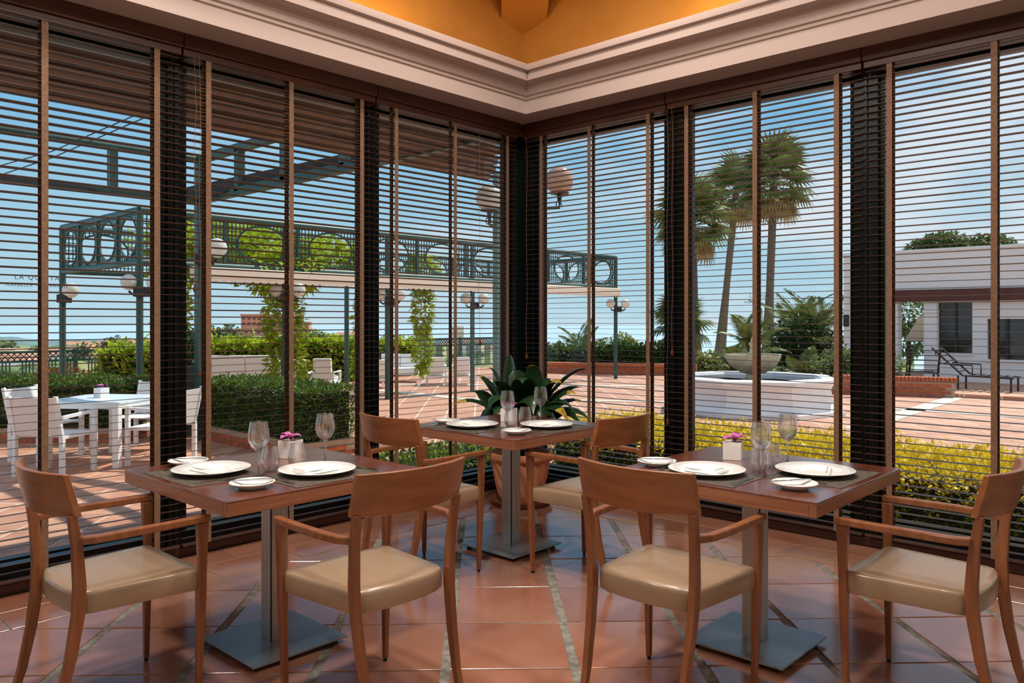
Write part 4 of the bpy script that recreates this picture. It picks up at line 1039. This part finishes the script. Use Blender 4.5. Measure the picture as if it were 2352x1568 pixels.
# ---------------------------------------------------------------- palms
def fan_mesh(nb, L, m):
    mb = MB(); mb.bar((0, 0, 0), (L*.5, 0, 0), .04, .02)
    for k in range(nb):
        a = -1.9+3.8*k/(nb-1); q = L*.62*(1-.12*abs(a)/1.9); c = Vector((L*.5, 0, 0)); d = Vector((math.cos(a), math.sin(a), 0)); s = Vector((-d.y, d.x, 0))*.034*L
        mid = c+d*q*.6+Vector((0, 0, .04)); tip = c+d*q*1.0+Vector((0, 0, -.22*L*random.uniform(.5, 1)))
        mb.add([c, mid+s, tip, mid-s], [(0, 1, 2, 3)])
    return mb.build('frond', m, fix=False)
def feather_mesh(L, m):
    mb = MB(); pts = [Vector((L*t, 0, L*(.45*t-.75*t*t))) for t in [k/9 for k in range(10)]]
    mb.tube(pts, [.03*(1-t/11) for t in range(10)], 5)
    for k in range(1, 27):
        t = k/27; p = Vector((L*t, 0, L*(.45*t-.75*t*t)))
        for s in (-1, 1): mb.leaf(p, (0.6, s, -.15), L*.32*math.sin(math.pi*(.15+.8*t)), .06, .3)
    return mb.build('frond', m, fix=False)
def palm(label, base, top, tr, crown, nl, L, kind='fan', skirt=True, cat='palm', lean=(0, 0), bend=0):
    r = thing('palm_tree', label, cat, base, random.uniform(0, 6), 'palms')
    H = top
    r.rotation_euler.z = 0
    pts = [Vector((lean[0]*t+bend*math.sin(t*3.1), lean[1]*t, H*t)) for t in [k/10 for k in range(11)]]
    MB().tube(pts, [tr*(1.35-.6*min(1, t/4)) if t < 4 else tr*(.75) for t in range(11)], 10).build('trunk', M_bark, r, smooth=60)
    c = pts[-1]; src = {}
    for k in range(nl):
        t = k/nl; el = 1.35-2.35*t+random.uniform(-.15, .15); az = k*2.399+random.uniform(-.2, .2)
        dry = skirt and t > .74; key = 'd' if dry else 'g%d' % (k % 3)
        m = M_palmdry if dry else M_palm
        sc = random.uniform(.85, 1.1)*(0.8 if dry else 1)
        if key not in src: src[key] = fan_mesh(20, L, m) if kind == 'fan' else feather_mesh(L, m); o = src[key]; o.parent = r
        else: o = inst(src[key], 'frond', r, (0, 0, 0))
        o.location = c+Vector((0, 0, -.5*t*L)); o.rotation_euler = (random.uniform(-.3, .3), -el, az); o.scale = (sc, sc, sc)
    return r
def palm_at(label, pb, yb, ptop, ytop, d, tr, nl, L, bend=0):
    b = P(pb, d, ZG-.3); t = P(ptop, d, 0); H = Zat(ytop, d)-(ZG-.3); palm(label, b, H, tr, None, nl, L, lean=((t-b).x, (t-b).y), bend=bend)
palm_at('tall fan palm left of three, next to the window post', 1600, 835, 1588, 492, 28, .19, 50, 1.5)
palm_at('tall slender fan palm, middle of three', 1652, 800, 1692, 430, 40, .22, 42, 1.75)
palm_at('tallest fan palm, right of three, with a dry skirt', 1762, 790, 1778, 400, 33, .21, 52, 1.8)
palm('small fan palm at the foot of the left tall palm', P(1562, 27.5, ZG), Zat(735, 27.5)-ZG, .3, None, 34, 1.15)
palm('feathery young palm behind the fountain bowl', P(1725, 24, ZG), .9, .12, None, 22, 1.25, 'feather', False)
palm('broad feathery palm right of the fountain bowl', P(1830, 27, ZG), 1.0, .2, None, 34, 2.0, 'feather', False)
palm('second feathery palm above the dark shrubs', P(1870, 26, ZG), 1.0, .2, None, 30, 1.8, 'feather', False)
palm('olive palm bush beyond the low brick wall', P(1335, 28, ZG), .35, .2, None, 30, 1.35, 'feather', False)
palm('spiky cycad left of the fountain bowl', P(1690, 21, ZG), .35, .15, None, 26, .85, 'feather', False, 'cycad')
palm('spiky cycad right of the fountain bowl', P(1850, 20.5, ZG), .05, .15, None, 26, .95, 'feather', False, 'cycad')
# shrubs and trees beyond
bush('large_shrub', 'big dark green shrub right of the palms', P(1835, 25.5, ZG), [((0, 0, .9), 1.0, .9, .9, 1500), ((.5, -.5, .5), .9, .9, .7, 1000)], M_dleaf, .2)
bush('square_shrub', 'clipped leafy shrub left of the white building', P(1965, 19.3, ZG), [((0, 0, .5), .8, .7, .5, 1500), ((-.35, .3, .45), .55, .6, .5, 900), ((.4, -.4, .45), .5, .6, .5, 900)], leafmat('square_leaf', (70, 96, 44), (130, 150, 80), 4), .13)
bush('topiary_dome', 'rounded olive topiary dome beyond the brick wall', P(1432, 30, ZG), [((0, 0, .3), .68, .68, .85, 2200)], M_olive, .16)
bush('olive_shrub', 'grey green shrub at the foot of the tall palms', P(1628, 26.2, ZG), [((0, 0, .2), .7, .6, .45, 800)], M_olive, .16)
bush('porch_tree', 'leafy tree seen through the white porch', P(2088, 30, ZG), [((0, 0, 1.9), 1.0, 1.0, .8, 900), ((.3, .2, .9), .8, .8, .6, 600)], M_pine, .22, trunk=1.6, cat='tree', core=False)
for p, y, w_, l in ((2165, 560, 1.5, 'pine crown above the white building, left of two'), (2268, 565, 1.6, 'pine crown above the white building, right of two')):
    d = 36; z = Zat(y, d)-ZG; bush('pine_tree', l, P(p, d, ZG), [((0, 0, z), w_*.7, w_*.7, .5, 1300), ((-.6, .6, z-.25), w_*.55, w_*.55, .4, 800), ((.6, -.6, z-.3), w_*.55, w_*.55, .4, 800)], M_pine, .22, trunk=z, cat='tree')
# ---------------------------------------------------------------- distant town
def house(label, px, py, d, w, h, rz, wall, roofc, flat=False):
    z = Zat(py, d); r = thing('distant_house', label, 'house', P(px, d, z-h*1.5), rz, 'distant houses')
    MB().bx(-w/2, w/2, -w*.35, w*.35, 0, h*1.5).build('wall', wall, r)
    if not flat:
        MB().add([(-w*.55, -w*.4, h*1.5), (w*.55, -w*.4, h*1.5), (w*.55, w*.4, h*1.5), (-w*.55, w*.4, h*1.5), (-w*.4, 0, h*1.5+w*.2), (w*.4, 0, h*1.5+w*.2)], [(0, 1, 5, 4), (1, 2, 5), (2, 3, 4, 5), (3, 0, 4), (3, 2, 1, 0)]).build('roof', roofc, r)
M_wwall = mat('distant_white_wall', S(232, 224, 212), .9); M_cwall = mat('distant_cream_wall', S(224, 196, 162), .9); M_pwall = mat('distant_pink_wall', S(206, 150, 128), .9); M_roof = mat('distant_tile_roof', S(196, 140, 112), .9)
hl = [(20, 800, 220, 14, 3), (60, 806, 180, 12, 3), (118, 812, 150, 10, 3), (172, 790, 260, 9, 3), (180, 796, 230, 14, 3), (205, 803, 200, 9, 3), (242, 792, 300, 12, 3), (285, 788, 320, 16, 4), (318, 783, 330, 18, 5), (352, 786, 330, 12, 4), (30, 828, 80, 7, 2), (75, 832, 78, 6, 2),
      (490, 790, 330, 14, 4), (530, 796, 300, 12, 3), (590, 794, 300, 10, 3), (785, 768, 420, 10, 4), (808, 766, 420, 12, 4), (842, 772, 420, 10, 4), (930, 788, 350, 12, 4), (968, 786, 350, 16, 4), (1000, 790, 330, 14, 4), (1080, 785, 360, 16, 5), (1112, 789, 330, 14, 4), (1020, 793, 300, 10, 3)]
places = ['at the far left horizon', 'below the far left horizon', 'left of the pergola lamp post', 'beside the lamp post', 'with a pointed roof left of the vines', 'low on the slope left of the vines', 'mid slope left of the vines', 'above the lime vine patch', 'large and cream above the vine patch', 'right end above the vine patch', 'behind the fence at far left', 'behind the fence, second from left',
          'below the pink hotel, left', 'below the pink hotel, middle', 'below the pink hotel, right', 'on the hill right of the hotel, left', 'on the hill right of the hotel, middle', 'on the hill right of the hotel, right', 'left of the slim vine column', 'behind the slim vine column', 'right of the slim vine column', 'below the white tower, left', 'below the white tower, right', 'low between vine and tower']
for k_, ((px, py, d, w_, h), pl_) in enumerate(zip(hl, places)):
    d *= 1+.16*(k_ % 3); w_ *= .62; h *= .7
    q = random.random(); house('small distant house ' + pl_, px, py, d, w_, h, random.uniform(-.5, .5)+face, M_wwall if q < .5 else M_cwall, M_roof, q > .75)
# pink hotel
d = 385; r = thing('hotel_building', 'large pink stepped hotel on the distant hill', 'building', P(600, d, Zat(800, d)), face+.15)
sc_ = d/FPX; zb_ = Zat(800, d)
def block(p0, p1, y0, y1, dep, yo=0):
    x0, x1 = (p0-600)*sc_, (p1-600)*sc_; z0, z1 = 0, Zat(y1, d)-zb_
    MB().bx(x0, x1, yo, yo+dep, z0, z1).build('wing', M_pwall, r); MB().bx(x0-.5, x1+.5, yo-.5, yo+dep+.5, z1, z1+.7).build('roof', M_roof, r)
    rows = max(1, int((y0-y1)/13)); cols = max(2, int((p1-p0)/12)); src = None
    for i in range(rows):
        for j in range(cols):
            loc = (x0+(x1-x0)*(j+.5)/cols, yo-.05, Zat(y1+7+i*12, d)-zb_)
            if src is None: src = MB().box((0, 0, 0), (1.3, .2, 1.3)).build('window', mat('distant_window', S(120, 84, 76), .5), r, loc=loc)
            else: inst(src, 'window', r, loc)
block(545, 665, 756, 724, 14, 12); block(480, 560, 800, 758, 12, 2); block(560, 640, 800, 755, 12, 0); block(630, 705, 800, 742, 12, 5)
d = 420; r = thing('tower_block', 'white tower block right of the slim vine column', 'building', P(1051, d, Zat(792, d)), face); 
MB().bx(-3.4, 3.4, 0, 5, 0, 10).build('wall', M_wwall, r)
for i in range(5): MB().bx(-3.0, 3.0, -.2, 0, 1+i*1.8, 1.6+i*1.8).build('balcony_band', mat('band_shade', S(190, 184, 178), .9), r)
for k, (px, py, d, h) in enumerate(((500, 752, 300, 5), (525, 750, 300, 6), (715, 762, 300, 5), (735, 765, 280, 4), (700, 775, 260, 4), (600, 790, 250, 4), (760, 782, 250, 5), (660, 790, 240, 4), (870, 780, 260, 4), (905, 776, 260, 4), (955, 780, 250, 3), (270, 778, 240, 4), (190, 790, 220, 3), (15, 786, 200, 4), (90, 796, 180, 3), (250, 780, 240, 4))):
    d *= 1+.12*(k % 3); z = Zat(py, d); bush('distant_tree', 'dark distant tree %s' % ['beside the hotel, leftmost', 'beside the hotel, second from left', 'right of the hotel, nearest to it', 'right of the hotel, second', 'below the hotel, right', 'below the hotel, middle', 'under the small white houses', 'below the hotel behind the vine', 'left of the slim vine', 'next left of the slim vine', 'touching the slim vine', 'above the vine patch', 'beside the pointed roof', 'at the far left edge', 'left of the lamp post', 'above the vine patch, left one'][k], P(px, d, z-h), [((0, 0, h*.4), h*.9, h*.9, h*.75, 160)], M_far, h*.35, trunk=1.0, cat='tree', group='distant trees')

# tree cover on the far slopes: too many and too small to count
fc = MB()
for k in range(420):
    if k < 330: px = random.uniform(-80, 1250); D = random.uniform(150, 405); near, far, zb, py = 130, 420, -22, 796-18*math.exp(-((px-620)/140)**2)
    else: px = random.uniform(-80, 1250); D = random.uniform(40, 59); near, far, zb, py = 34, 60, -6, 834
    t = (D-near)/(far-near); z = zb+(Zat(py, far)-zb)*t**1.3
    h = D*random.uniform(.008, .016); p = P(px, D, z+h*.3)
    fc.ball(p, h, 6, 4, (random.uniform(.9, 1.8), random.uniform(.9, 1.8), random.uniform(.6, .9)))
o = fc.build('far_woodland', M_far, smooth=80); o['kind'] = 'stuff'; tag(o, 'scattered green tree cover on the distant slopes', 'woodland')
